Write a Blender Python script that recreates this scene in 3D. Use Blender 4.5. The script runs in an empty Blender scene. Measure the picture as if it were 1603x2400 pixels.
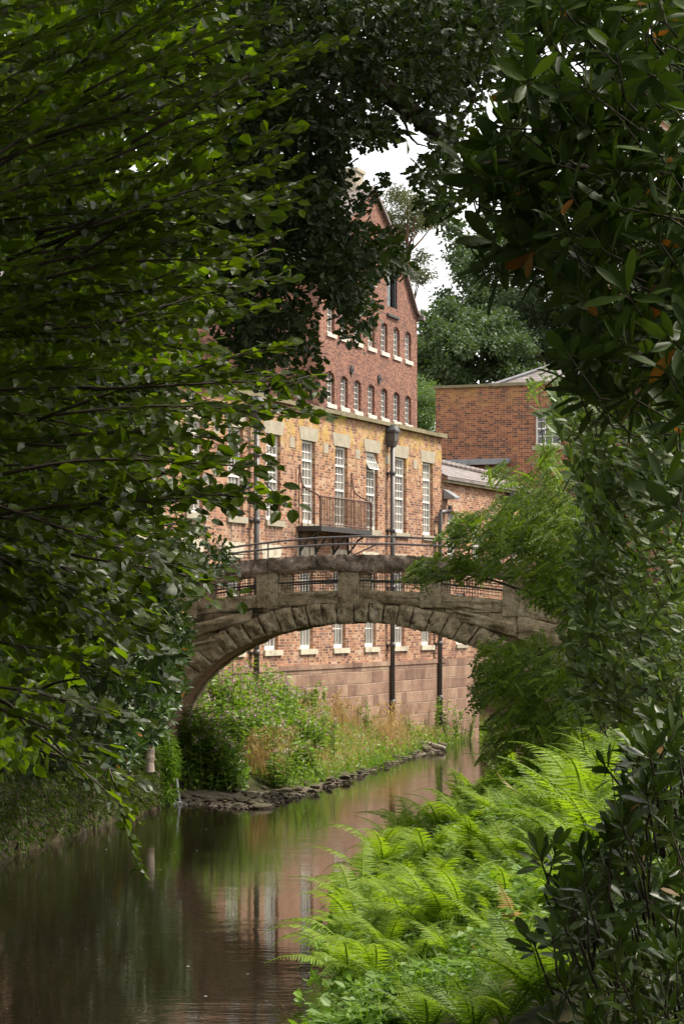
SUN_E, SKY_S, EXPO, HAZE = 3.6, 0.10, 0.95, 0.0
import bpy, math
import numpy as np
rng = np.random.default_rng(11)
U = rng.uniform
SC = bpy.context.scene
COL = SC.collection
F, CX, HY, H = 5500.0, 801.5, 1450.0, 4.05      # lens in photo pixels, optical axis, eye height above the river

def at(px, py, Y):
    return np.array([(px - CX) / F * Y, Y, H + (HY - py) / F * Y])

# ------------------------------------------------------------------ objects
def tag(o, label=None, cat=None, group=None, kind=None):
    if label: o['label'] = label
    if cat: o['category'] = cat
    if group: o['group'] = group
    if kind: o['kind'] = kind
    return o

def empty(name, loc=(0, 0, 0), rz=0.0, label=None, cat=None, group=None):
    o = bpy.data.objects.new(name, None); COL.objects.link(o)
    o.location = loc; o.rotation_euler = (0, 0, rz); o.empty_display_size = .2
    return tag(o, label, cat, group)

def copy_tree(o, parent=None):
    c = o.copy(); COL.objects.link(c)
    if parent is not None: c.parent = parent
    for ch in o.children: copy_tree(ch, c)
    return c

class MB:
    """collects geometry and links it as ONE mesh object"""
    def __init__(s): s.v = []; s.f = []; s.m = []; s.r = []; s.n = 0
    def add(s, V, Fc, mi=0, rnd=0.5):
        V = np.asarray(V, float).reshape(-1, 3)
        if isinstance(Fc, np.ndarray) and Fc.ndim == 2:
            s.f.append((Fc + s.n).astype(np.int64)); s.m.append(np.full(len(Fc), mi))
        else:
            for q in Fc:
                s.f.append((np.array(q)[None] + s.n)); s.m.append(np.full(1, mi))
        s.v.append(V); r = np.asarray(rnd, float)
        s.r.append(np.full(len(V), float(r)) if r.ndim == 0 else r)
        s.n += len(V)
    def box(s, x0, x1, y0, y1, z0, z1, mi=0, rnd=.5):
        V = [(x, y, z) for x in (x0, x1) for y in (y0, y1) for z in (z0, z1)]
        Fc = np.array([(0, 1, 3, 2), (4, 6, 7, 5), (0, 4, 5, 1), (2, 3, 7, 6), (0, 2, 6, 4), (1, 5, 7, 3)])
        s.add(V, Fc, mi, rnd)
    def quad(s, a, b, c, d, mi=0, rnd=.5): s.add([a, b, c, d], np.array([[0, 1, 2, 3]]), mi, rnd)
    def tube(s, pts, rad, sides=6, mi=0, rnd=.5):
        pts = np.asarray(pts, float); n = len(pts)
        rad = np.broadcast_to(np.asarray(rad, float), (n,))
        d = np.gradient(pts, axis=0); d /= np.linalg.norm(d, axis=1)[:, None] + 1e-9
        ref = np.where(np.abs(d[:, 2:3]) > .9, np.array([[1., 0, 0]]), np.array([[0, 0, 1.]]))
        a = np.cross(d, ref); a /= np.linalg.norm(a, axis=1)[:, None] + 1e-9
        b = np.cross(d, a)
        th = np.linspace(0, 2 * math.pi, sides, endpoint=False)
        V = pts[:, None] + rad[:, None, None] * (np.cos(th)[None, :, None] * a[:, None] + np.sin(th)[None, :, None] * b[:, None])
        i = np.arange(n - 1)[:, None] * sides; j = np.arange(sides)[None]; k = (j + 1) % sides
        Fc = np.stack([i + j, i + k, i + k + sides, i + j + sides], -1).reshape(-1, 4)
        s.add(V, Fc, mi, rnd)
        s.f.append(np.arange(sides)[None, ::-1] + s.n - n * sides); s.m.append(np.full(1, mi))
        s.f.append(np.arange(sides)[None] + s.n - sides); s.m.append(np.full(1, mi))
    def build(s, name, mats, parent=None, smooth=False, loc=None):
        me = bpy.data.meshes.new(name)
        V = np.concatenate(s.v) if s.v else np.zeros((0, 3))
        me.vertices.add(len(V)); me.vertices.foreach_set('co', V.astype(np.float32).ravel())
        cnt = np.concatenate([np.full(len(f), f.shape[1]) for f in s.f])
        lp = np.concatenate([f.ravel() for f in s.f])
        me.loops.add(len(lp)); me.loops.foreach_set('vertex_index', lp.astype(np.int32))
        me.polygons.add(len(cnt))
        st = np.concatenate([[0], np.cumsum(cnt)[:-1]])
        me.polygons.foreach_set('loop_start', st.astype(np.int32))
        me.polygons.foreach_set('material_index', np.concatenate(s.m).astype(np.int32))
        me.polygons.foreach_set('use_smooth', np.full(len(cnt), bool(smooth)))
        at_ = me.attributes.new('rnd', 'FLOAT', 'POINT'); at_.data.foreach_set('value', np.concatenate(s.r).astype(np.float32))
        me.update(calc_edges=True); me.validate()
        for m in (mats if isinstance(mats, (list, tuple)) else [mats]): me.materials.append(m)
        o = bpy.data.objects.new(name, me); COL.objects.link(o)
        if parent is not None: o.parent = parent
        if loc is not None: o.location = loc
        return o

# ------------------------------------------------------------------ materials
class NT:
    def __init__(s, m): s.t = m.node_tree; s.N = s.t.nodes; s.L = s.t.links
    def n(s, typ, **kw):
        x = s.N.new(typ)
        for k, v in kw.items():
            if k.startswith('i_'):
                key = k[2:]; key = int(key) if key.isdigit() else key.replace('_', ' ')
                s.inp(x, key, v)
            else: setattr(x, k, v)
        return x
    def inp(s, x, key, v):
        if isinstance(v, bpy.types.NodeSocket): s.L.new(v, x.inputs[key])
        else: x.inputs[key].default_value = v
    def math(s, op, a, b=None, c=None):
        x = s.N.new('ShaderNodeMath'); x.operation = op
        for i, v in enumerate((a, b, c)):
            if v is not None: s.inp(x, i, v)
        return x.outputs[0]
    def mix(s, f, a, b, mode='MIX'):
        x = s.N.new('ShaderNodeMix'); x.data_type = 'RGBA'; x.blend_type = mode
        s.inp(x, 0, f); s.inp(x, 6, a); s.inp(x, 7, b); return x.outputs[2]
    def noise(s, vec, scale, detail=3, rough=.55, dist=0.0):
        x = s.n('ShaderNodeTexNoise', i_Scale=scale, i_Detail=detail, i_Roughness=rough, i_Distortion=dist)
        s.L.new(vec, x.inputs['Vector']); return x.outputs['Fac']
    def ramp(s, f, stops, interp='LINEAR'):
        x = s.N.new('ShaderNodeValToRGB'); x.color_ramp.interpolation = interp; s.inp(x, 0, f); e = x.color_ramp.elements
        while len(e) < len(stops): e.new(.5)
        for k, (p, c) in enumerate(stops): e[k].position = p; e[k].color = c if len(c) == 4 else (*c, 1)
        return x.outputs[0]
    def step(s, f, lo, hi):
        x = s.N.new('ShaderNodeMapRange'); x.interpolation_type = 'SMOOTHSTEP'
        s.inp(x, 0, f); s.inp(x, 1, lo); s.inp(x, 2, hi); return x.outputs[0]

def rgb(*c): return (c[0], c[1], c[2], 1.0)
MATS = {}
def newmat(name):
    m = bpy.data.materials.new(name); m.use_nodes = True; t = NT(m); t.N.clear()
    t.out = t.n('ShaderNodeOutputMaterial'); return m, t
def finish(t, bsdf): t.L.new(bsdf, t.out.inputs['Surface'])
def objvec(t): return t.n('ShaderNodeTexCoord').outputs['Object']
def bump(t, h, strength=.5, dist=.02): 
    x = t.n('ShaderNodeBump', i_Strength=strength, i_Distance=dist); t.L.new(h, x.inputs['Height']); return x.outputs['Normal']

def leaf_mat(name, c0, c1, tr=.35, rough=.42, spec=.3, tcol=None, odd=None):
    m, t = newmat(name)
    a = t.n('ShaderNodeAttribute', attribute_name='rnd').outputs['Fac']
    col = t.mix(a, rgb(*c0), rgb(*c1))
    nz = t.noise(objvec(t), 2.3, 2)
    col = t.mix(t.math('MULTIPLY', nz, .5), col, rgb(*(np.array(c0) * .75)))
    if odd: col = t.mix(t.math('GREATER_THAN', a, odd[0]), col, rgb(*odd[1]))
    p = t.n('ShaderNodeBsdfPrincipled', i_Roughness=rough); t.inp(p, 'Base Color', col); t.inp(p, 'Specular IOR Level', spec)
    tc = t.mix(1.0, col, rgb(*(tcol or (1.5, 1.6, .6))), 'MULTIPLY')
    tl = t.n('ShaderNodeBsdfTranslucent'); t.inp(tl, 'Color', tc)
    mx = t.n('ShaderNodeMixShader', i_0=tr); t.L.new(p.outputs[0], mx.inputs[1]); t.L.new(tl.outputs[0], mx.inputs[2])
    finish(t, mx.outputs[0]); return m

def plain(name, c, rough=.6, metal=0.0, spec=.5, nscale=4.0, namt=.25, c2=None, bmp=0.0, bscale=20.0):
    m, t = newmat(name); v = objvec(t)
    col = t.mix(t.step(t.noise(v, nscale, 5, .6), .4 , .4 + .35), rgb(*c), rgb(*(c2 or np.array(c) * (1 - namt))))
    p = t.n('ShaderNodeBsdfPrincipled', i_Roughness=rough, i_Metallic=metal); t.inp(p, 'Base Color', col); t.inp(p, 'Specular IOR Level', spec)
    if bmp: t.L.new(bump(t, t.noise(v, bscale, 6, .65), bmp, .03), p.inputs['Normal'])
    finish(t, p.outputs[0]); return m

def wallvec(t):
    """(along the wall, height) in the building's own metres, whichever way the wall faces"""
    tc = t.n('ShaderNodeTexCoord'); s = t.n('ShaderNodeSeparateXYZ'); t.L.new(tc.outputs['Object'], s.inputs[0])
    n = t.n('ShaderNodeSeparateXYZ'); t.L.new(tc.outputs['Normal'], n.inputs[0])
    side = t.math('GREATER_THAN', t.math('ABSOLUTE', n.outputs[0]), .6)
    u = t.math('ADD', t.math('MULTIPLY', s.outputs[1], side), t.math('MULTIPLY', s.outputs[0], t.math('SUBTRACT', 1.0, side)))
    return u, s.outputs[2], tc.outputs['Object']

def brick_mat(name, stops, mortar, bw=.232, bh=.076, mw=.011, lichen=None, sooty=.35, base_h=None, soot_col=(.05, .035, .03), mortar_mix=1.0, pale=None, sills=None):
    m, t = newmat(name); u, z, ov = wallvec(t)
    wob = t.math('MULTIPLY', t.math('SUBTRACT', t.noise(ov, .7, 2), .5), .03)
    zz = t.math('DIVIDE', t.math('ADD', z, wob), bh); row = t.math('FLOOR', zz)
    par = t.math('MODULO', t.math('ABSOLUTE', row), 2.0)
    # alternate header and stretcher courses, as the old walls are laid
    w = t.math('SUBTRACT', bw, t.math('MULTIPLY', par, bw * .5))
    uu = t.math('ADD', t.math('DIVIDE', u, w), t.math('MULTIPLY', par, .25)); cl = t.math('FLOOR', uu)
    cv = t.n('ShaderNodeCombineXYZ'); t.inp(cv, 0, cl); t.inp(cv, 1, row)
    wn = t.n('ShaderNodeTexWhiteNoise', noise_dimensions='2D'); t.L.new(cv.outputs[0], wn.inputs['Vector'])
    val = t.math('ADD', t.math('MULTIPLY', wn.outputs['Value'], .72), t.math('MULTIPLY', t.math('SUBTRACT', t.noise(ov, .55, 4, .6), .36), 1.0))
    col = t.ramp(val, stops)
    fu = t.math('FRACT', uu); fz = t.math('FRACT', zz)
    mu = t.math('MINIMUM', t.math('MULTIPLY', fu, w), t.math('MULTIPLY', t.math('SUBTRACT', 1.0, fu), w))
    mz = t.math('MINIMUM', t.math('MULTIPLY', fz, bh), t.math('MULTIPLY', t.math('SUBTRACT', 1.0, fz), bh))
    mm = t.math('LESS_THAN', t.math('MINIMUM', mu, mz), mw * .5)
    col = t.mix(t.math('MULTIPLY', mm, mortar_mix), col, rgb(*mortar))
    if pale: # lime bloom in patches
        col = t.mix(t.math('MULTIPLY', t.step(t.noise(ov, 1.3, 6, .7), .5, .72), pale[0]), col, rgb(*pale[1]))
    if lichen:
        z0, z1, c = lichen
        k = t.math('MULTIPLY', t.step(z, z0, z1), t.step(t.noise(ov, 2.2, 6, .7), .42, .62))
        col = t.mix(t.math('MULTIPLY', k, .75), col, rgb(*c))
    for (x0, per, wd, zt, ln) in (sills or []):  # run-off stains below the sills
        ph = t.math('MULTIPLY', t.math('FRACT', t.math('DIVIDE', t.math('SUBTRACT', u, x0), per)), per)
        sm_ = t.n('ShaderNodeMapping', i_Scale=(5, 5, .5)); t.L.new(ov, sm_.inputs[0])
        k = t.math('MULTIPLY', t.math('MULTIPLY', t.step(ph, 0, .12), t.math('SUBTRACT', 1.0, t.step(ph, wd - .15, wd))), t.math('MULTIPLY', t.step(z, zt - ln, zt), t.math('LESS_THAN', z, zt)))
        k = t.math('MULTIPLY', k, t.step(t.noise(sm_.outputs[0], 1.4, 4, .6), .4, .65))
        col = t.mix(t.math('MULTIPLY', k, .75), col, rgb(.07, .05, .045))
    # rain soot in vertical streaks and broad stains
    st = t.n('ShaderNodeMapping', i_Scale=(1.6, 1.6, .22)); t.L.new(ov, st.inputs[0])
    col = t.mix(t.math('MULTIPLY', t.step(t.noise(st.outputs[0], 1.0, 5, .65), .52, .78), sooty), col, rgb(*soot_col))
    p = t.n('ShaderNodeBsdfPrincipled', i_Roughness=.85); t.inp(p, 'Base Color', col); t.inp(p, 'Specular IOR Level', .25)
    hgt = t.math('ADD', t.math('MULTIPLY', t.math('SUBTRACT', 1.0, mm), .6), t.math('MULTIPLY', t.noise(ov, 30, 3), .5))
    t.L.new(bump(t, hgt, .5, .012), p.inputs['Normal']); finish(t, p.outputs[0]); return m

def stone_mat(name, cols, scale=1.2, blocks=None, moss=0.0, moss_c=(.06, .07, .02), bs=.5, bd=.04, dark=(.03, .025, .02), darkamt=.6, joint=(.30, .24, .17)):
    m, t = newmat(name); u, z, ov = wallvec(t)
    v = t.math('ADD', t.math('MULTIPLY', t.noise(ov, scale, 7, .68), .75), t.math('MULTIPLY', t.noise(ov, scale * 9, 5, .7), .38))
    hgt = t.noise(ov, scale * 6, 7, .7)
    if blocks:
        bw, bh = blocks
        zz = t.math('DIVIDE', t.math('ADD', z, t.math('MULTIPLY', t.noise(ov, .5, 1), .06)), bh); row = t.math('FLOOR', zz)
        wr = t.n('ShaderNodeTexWhiteNoise', noise_dimensions='1D'); t.L.new(row, wr.inputs['W'])
        w = t.math('MULTIPLY', t.math('ADD', t.math('MULTIPLY', wr.outputs['Value'], .7), .65), bw)
        uu = t.math('ADD', t.math('DIVIDE', u, w), t.math('MULTIPLY', wr.outputs['Value'], 7.3)); cl = t.math('FLOOR', uu)
        cv = t.n('ShaderNodeCombineXYZ'); t.inp(cv, 0, cl); t.inp(cv, 1, row)
        wn = t.n('ShaderNodeTexWhiteNoise', noise_dimensions='2D'); t.L.new(cv.outputs[0], wn.inputs['Vector'])
        v = t.math('ADD', t.math('MULTIPLY', v, .7), t.math('MULTIPLY', t.math('SUBTRACT', wn.outputs['Value'], .25), .24))
        fu = t.math('FRACT', uu); fz = t.math('FRACT', zz)
        mu = t.math('MINIMUM', t.math('MULTIPLY', fu, w), t.math('MULTIPLY', t.math('SUBTRACT', 1.0, fu), w))
        mz = t.math('MINIMUM', t.math('MULTIPLY', fz, bh), t.math('MULTIPLY', t.math('SUBTRACT', 1.0, fz), bh))
        md = t.math('ADD', t.math('MINIMUM', mu, mz), t.math('MULTIPLY', t.math('SUBTRACT', t.noise(ov, 9, 3), .5), .03))
        mm = t.math('SUBTRACT', 1.0, t.step(md, .004, .018))
    col = t.ramp(v, cols)
    if blocks:
        col = t.mix(t.math('MULTIPLY', mm, .7), col, rgb(*joint)); hgt = t.math('SUBTRACT', hgt, t.math('MULTIPLY', mm, .7))
    col = t.mix(t.math('MULTIPLY', t.step(t.noise(ov, scale * 2.1, 6, .7), .5, .7), darkamt), col, rgb(*dark))
    if moss:
        g = t.n('ShaderNodeNewGeometry'); s = t.n('ShaderNodeSeparateXYZ'); t.L.new(g.outputs['Normal'], s.inputs[0])
        k = t.math('MULTIPLY', t.step(s.outputs[2], -.1, .8), t.step(t.noise(ov, scale * 3, 5, .7), .42, .6))
        col = t.mix(t.math('MULTIPLY', k, moss), col, rgb(*moss_c))
    p = t.n('ShaderNodeBsdfPrincipled', i_Roughness=.9); t.inp(p, 'Base Color', col); t.inp(p, 'Specular IOR Level', .2)
    t.L.new(bump(t, hgt, bs, bd), p.inputs['Normal']); finish(t, p.outputs[0]); return m

M = {}
M['brick_wing'] = brick_mat('brick_wing', [(0, (.065, .032, .030)), (.22, (.14, .062, .046)), (.42, (.28, .12, .075)), (.6, (.38, .175, .095)), (.78, (.42, .25, .16)), (1, (.47, .37, .26))],
                            (.46, .35, .22), lichen=(8.0, 9.6, (.50, .34, .085)), sooty=.45, soot_col=(.13, .075, .065), pale=(.5, (.44, .32, .26)), sills=[(-20.75, 2.5, 1.3, 6.55, 1.3), (-20.85, 2.5, 1.3, 3.05, .35)])
M['brick_mill'] = brick_mat('brick_mill', [(0, (.05, .030, .028)), (.25, (.115, .050, .040)), (.5, (.19, .078, .054)), (.75, (.275, .118, .072)), (1, (.36, .20, .13))],
                            (.31, .20, .145), sooty=.5, soot_col=(.10, .045, .04), mw=.012)
M['brick_engine'] = brick_mat('brick_engine', [(0, (.05, .03, .028)), (.3, (.125, .052, .04)), (.5, (.21, .078, .046)), (.75, (.31, .118, .058)), (1, (.38, .18, .085))],
                              (.42, .28, .17), lichen=(11.6, 12.9, (.36, .22, .07)), sooty=.3, soot_col=(.13, .06, .05))
M['plinth'] = stone_mat('plinth_stone', [(.25, (.13, .075, .055)), (.42, (.25, .15, .105)), (.56, (.34, .22, .15)), (.68, (.40, .31, .20)), (.8, (.44, .37, .25))], 1.3, (.75, .36), moss=.0, bs=.6, darkamt=.55, dark=(.16, .10, .075))
M['dressed'] = stone_mat('dressed_stone', [(.3, (.17, .14, .10)), (.48, (.34, .295, .215)), (.72, (.44, .40, .31))], 2.5, darkamt=.35, dark=(.17, .13, .08), bs=.25, bd=.01)
M['coping'] = stone_mat('coping_stone', [(.2, (.10, .08, .05)), (.5, (.20, .17, .10)), (.8, (.30, .26, .16))], 2.0, moss=.4, darkamt=.5, bs=.5, bd=.02)
M['cream'] = plain('cream_paint', (.57, .51, .38), .6, c2=(.30, .25, .18), nscale=4)
M['white'] = plain('white_paint', (.80, .77, .70), .5, namt=.1, nscale=6)
def glass_mat(name, c0, c1):
    m, t = newmat(name); v = objvec(t); r = t.n('ShaderNodeObjectInfo').outputs['Random']
    col = t.mix(r, rgb(*c0), rgb(*c1)); col = t.mix(t.step(t.noise(v, 1.6, 3), .4, .62), col, rgb(*(np.array(c0) * .7)))
    p = t.n('ShaderNodeBsdfPrincipled', i_Roughness=.06); t.inp(p, 'Base Color', col); t.inp(p, 'Specular IOR Level', .9)
    t.L.new(bump(t, t.noise(v, 4.5, 2), .35, .01), p.inputs['Normal']); finish(t, p.outputs[0]); return m
M['glass'] = glass_mat('window_glass', (.13, .125, .11), (.38, .36, .31))
M['glass_dark'] = glass_mat('mill_glass', (.02, .022, .02), (.12, .12, .11))
M['iron'] = plain('iron_paint', (.05, .046, .044), .5, c2=(.035, .03, .028), nscale=5)
M['pipe'] = plain('pipe_paint', (.085, .078, .072), .45, c2=(.055, .05, .048), nscale=3)
M['rust_iron'] = plain('rusted_railing', (.10, .055, .035), .7, c2=(.16, .08, .045), nscale=9)
M['rail'] = plain('rail_paint', (.07, .06, .06), .35, c2=(.10, .075, .065), nscale=6)
M['lead'] = plain('lead_sheet', (.24, .24, .25), .5, c2=(.15, .15, .155), nscale=3)
M['door_grey'] = plain('loft_door_paint', (.16, .18, .185), .6)
M['dark_frame'] = plain('dark_frame_paint', (.045, .05, .052), .6)
BR = [(.34, (.06, .045, .028)), (.45, (.20, .15, .09)), (.55, (.36, .28, .175)), (.65, (.44, .36, .24)), (.75, (.58, .53, .40))]
M['bridge'] = stone_mat('bridge_stone', BR, 3.0, moss=.35, moss_c=(.12, .11, .035), bs=1.0, bd=.05, darkamt=.7)
M['bridge_wall'] = stone_mat('bridge_rubble', BR, 1.7, (.9, .42), moss=.25, bs=.9, bd=.06, darkamt=.6, joint=(.07, .055, .04))
M['bridge_cope'] = stone_mat('bridge_coping', [(.34, (.05, .038, .030)), (.46, (.16, .12, .09)), (.58, (.32, .24, .185)), (.74, (.50, .41, .33))], 2.4, moss=.1, bs=.8, bd=.05, darkamt=.55)
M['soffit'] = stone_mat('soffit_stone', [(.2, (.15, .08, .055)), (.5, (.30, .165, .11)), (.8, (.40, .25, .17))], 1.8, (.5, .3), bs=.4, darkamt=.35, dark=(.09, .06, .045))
M['bank_wall'] = stone_mat('bank_wall_stone', [(.2, (.04, .034, .025)), (.5, (.09, .075, .05)), (.8, (.15, .12, .08))], 1.8, (.6, .3), moss=.6, bs=.8, darkamt=.5, joint=(.03, .025, .018))
M['rock'] = stone_mat('shore_rock', [(.2, (.045, .036, .028)), (.5, (.11, .088, .065)), (.8, (.22, .185, .15))], 3.0, moss=.8, moss_c=(.085, .085, .018), bs=.7, darkamt=.4)
M['bark'] = stone_mat('bark', [(.2, (.025, .02, .014)), (.5, (.06, .048, .034)), (.8, (.10, .085, .06))], 3.0, moss=.2, bs=.9, darkamt=.4)
M['twig'] = plain('twig_bark', (.05, .032, .02), .7)
M['pine_bark'] = plain('pine_bark', (.16, .085, .05), .9, c2=(.07, .045, .035))
M['log'] = plain('weathered_log', (.30, .25, .19), .8, c2=(.16, .13, .09), nscale=5)
M['post'] = plain('weathered_post', (.30, .24, .19), .85, c2=(.19, .14, .11), nscale=4, bmp=.4)
def slate_mat():
    m, t = newmat('roof_slates'); u, z, ov = wallvec(t)
    b = t.n('ShaderNodeTexBrick', i_Scale=1.0); b.inputs['Brick Width'].default_value = .3; b.inputs['Row Height'].default_value = .11
    b.inputs['Mortar Size'].default_value = .012; b.inputs['Color1'].default_value = rgb(.17, .14, .13); b.inputs['Color2'].default_value = rgb(.27, .225, .205); b.inputs['Mortar'].default_value = rgb(.08, .07, .07)
    cv = t.n('ShaderNodeCombineXYZ'); t.inp(cv, 0, u); t.inp(cv, 1, z); t.L.new(cv.outputs[0], b.inputs['Vector'])
    col = t.mix(t.math('MULTIPLY', t.step(t.noise(ov, 1.6, 5), .45, .7), .5), b.outputs['Color'], rgb(.17, .145, .13))
    p = t.n('ShaderNodeBsdfPrincipled', i_Roughness=.6); t.inp(p, 'Base Color', col)
    t.L.new(bump(t, b.outputs['Fac'], .4, -.02), p.inputs['Normal']); finish(t, p.outputs[0]); return m
M['slate'] = slate_mat()
def ground_mat():
    m, t = newmat('earth'); v = objvec(t)
    col = t.ramp(t.noise(v, .9, 7, .65), [(.3, (.030, .024, .014)), (.5, (.055, .045, .024)), (.7, (.05, .065, .02))])
    p = t.n('ShaderNodeBsdfPrincipled', i_Roughness=.95); t.inp(p, 'Base Color', col); t.inp(p, 'Specular IOR Level', .1)
    t.L.new(bump(t, t.noise(v, 7, 6), .7, .06), p.inputs['Normal']); finish(t, p.outputs[0]); return m
M['earth'] = ground_mat()
M['gravel'] = stone_mat('gravel', [(.25, (.06, .046, .034)), (.5, (.13, .10, .075)), (.75, (.22, .18, .14))], 6.0, moss=.35, bs=.9, bd=.03, darkamt=.4)
def water_mat():
    m, t = newmat('river_water'); v = objvec(t)
    a = t.n('ShaderNodeMapping', i_Scale=(.5, 1.7, 1.0)); t.L.new(v, a.inputs[0])
    h = t.math('ADD', t.noise(a.outputs[0], 5.5, 3, .6, .6), t.math('MULTIPLY', t.noise(a.outputs[0], 1.1, 2, .5, .4), 1.4))
    p = t.n('ShaderNodeBsdfPrincipled', i_Roughness=.02, i_IOR=1.5)
    t.inp(p, 'Base Color', t.mix(t.noise(v, .25, 3), rgb(.007, .005, .003), rgb(.016, .011, .006)))
    t.inp(p, 'Specular IOR Level', .55)
    # calm water with a gust-roughened patch here and there
    st = t.math('ADD', .0011, t.math('MULTIPLY', t.step(t.noise(v, .3, 3), .42, .65), .0019))
    b = t.n('ShaderNodeBump', i_Strength=1.0, i_Distance=1.0); t.L.new(t.math('MULTIPLY', h, st), b.inputs['Height'])
    t.L.new(b.outputs[0], p.inputs['Normal']); finish(t, p.outputs[0]); return m
M['water'] = water_mat()
m, t = newmat('falling_water'); p = t.n('ShaderNodeBsdfPrincipled', i_Roughness=.15); t.inp(p, 'Base Color', rgb(.75, .74, .70)); t.inp(p, 'Alpha', .55); finish(t, p.outputs[0]); M['jet'] = m
# foliage
M['beech'] = leaf_mat('beech_leaf', (.028, .046, .005), (.098, .150, .009), .58, .38, .32, tcol=(1.9, 2.0, .4))
M['oak'] = leaf_mat('oak_leaf', (.016, .028, .008), (.040, .062, .013), .25, .5, .25)
M['oak_bright'] = leaf_mat('low_oak_leaf', (.020, .036, .010), (.045, .070, .016), .3, .5, .25)
M['rhodo'] = leaf_mat('rhododendron_leaf', (.024, .046, .009), (.072, .115, .016), .22, .5, .2)
M['rhodo_dark'] = leaf_mat('glossy_dark_leaf', (.030, .054, .012), (.080, .125, .018), .2, .36, .28)
M['withered'] = leaf_mat('withered_leaf', (.26, .14, .02), (.24, .075, .018), .35, .5, .3, tcol=(1.4, 1.1, .6))
M['robinia'] = leaf_mat('pinnate_leaf', (.050, .095, .012), (.19, .26, .018), .5, .5, .22)
M['shrub'] = leaf_mat('shrub_leaf', (.065, .105, .028), (.135, .185, .05), .32, .45, .35)
M['bush'] = leaf_mat('bank_bush_leaf', (.025, .06, .012), (.085, .15, .018), .3, .4, .5, odd=(.985, (.28, .12, .02)))
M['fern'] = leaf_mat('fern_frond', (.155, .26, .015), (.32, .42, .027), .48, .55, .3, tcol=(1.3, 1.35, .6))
M['fern_dark'] = leaf_mat('shaded_fern_frond', (.10, .18, .02), (.18, .26, .03), .4, .55, .3)  # darker copy of the fern colour, shade put into it
M['nettle'] = leaf_mat('nettle_leaf', (.085, .17, .018), (.18, .29, .03), .35, .5, .35)
M['grass'] = leaf_mat('grass_blade', (.10, .19, .018), (.20, .31, .035), .4, .5, .35)
M['balsam'] = leaf_mat('balsam_leaf', (.085, .17, .02), (.26, .36, .04), .4, .45, .45)
M['stem'] = plain('green_stem', (.10, .14, .04), .6)
M['pink'] = leaf_mat('balsam_petal', (.60, .30, .42), (.78, .70, .68), .3, .6, .3, tcol=(1.2, 1, 1.1))
M['dry'] = leaf_mat('dry_grass', (.40, .29, .13), (.60, .48, .26), .35, .7, .2, tcol=(1.2, 1, .7))
M['moss'] = leaf_mat('wall_moss', (.045, .075, .012), (.10, .14, .02), .25, .6, .3)
M['far_leaf'] = leaf_mat('far_tree_leaf', (.040, .070, .026), (.085, .130, .042), .3, .5, .4)
M['far_dark'] = leaf_mat('far_fir_needles', (.030, .05, .022), (.06, .085, .030), .2, .6, .3)
M['pine'] = leaf_mat('pine_needles', (.075, .085, .04), (.13, .13, .055), .25, .6, .3)
M['birch'] = leaf_mat('pale_shrub_leaf', (.075, .13, .035), (.13, .20, .06), .35, .5, .4)
M['foam'] = plain('foam', (.62, .60, .54), .8)
# ------------------------------------------------------------------ walls, windows
def wall_grid(g, x0, x1, z0, z1, holes, y=0.0, depth=.26, mi=0, rise=0.0, flip=False):
    """upright wall in the plane y, facing -y, with openings and their reveals; rise = arch height in an opening's top"""
    xs = sorted({x0, x1, *[h[0] for h in holes], *[h[1] for h in holes]}); zs = sorted({z0, z1, *[h[2] for h in holes], *[h[3] for h in holes]})
    xs = [x for x in xs if x0 <= x <= x1]; zs = [z for z in zs if z0 <= z <= z1]
    for i in range(len(xs) - 1):
        for j in range(len(zs) - 1):
            cx, cz = (xs[i] + xs[i + 1]) / 2, (zs[j] + zs[j + 1]) / 2
            if any(h[0] < cx < h[1] and h[2] < cz < h[3] for h in holes): continue
            g.quad((xs[i], y, zs[j]), (xs[i + 1], y, zs[j]), (xs[i + 1], y, zs[j + 1]), (xs[i], y, zs[j + 1]), mi)
    for h in holes:
        a, b, c, d = h[:4]; r = h[4] if len(h) > 4 else rise
        yb = y + depth
        g.quad((a, y, c), (a, yb, c), (a, yb, d - r), (a, y, d - r), mi)
        g.quad((b, yb, c), (b, y, c), (b, y, d - r), (b, yb, d - r), mi)
        g.quad((a, y, c), (b, y, c), (b, yb, c), (a, yb, c), mi)
        if r == 0:
            g.quad((a, yb, d), (b, yb, d), (b, y, d), (a, y, d), mi)
        else:
            n = 8; t = np.linspace(0, 1, n + 1); X = a + (b - a) * t; Z = d - r * (2 * t - 1) ** 2
            for k in range(n):
                g.quad((X[k], y, Z[k]), (X[k + 1], y, Z[k + 1]), (X[k + 1], y, d), (X[k], y, d), mi)
                g.quad((X[k], yb, Z[k]), (X[k + 1], yb, Z[k + 1]), (X[k + 1], y, Z[k + 1]), (X[k], y, Z[k]), mi)

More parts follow.
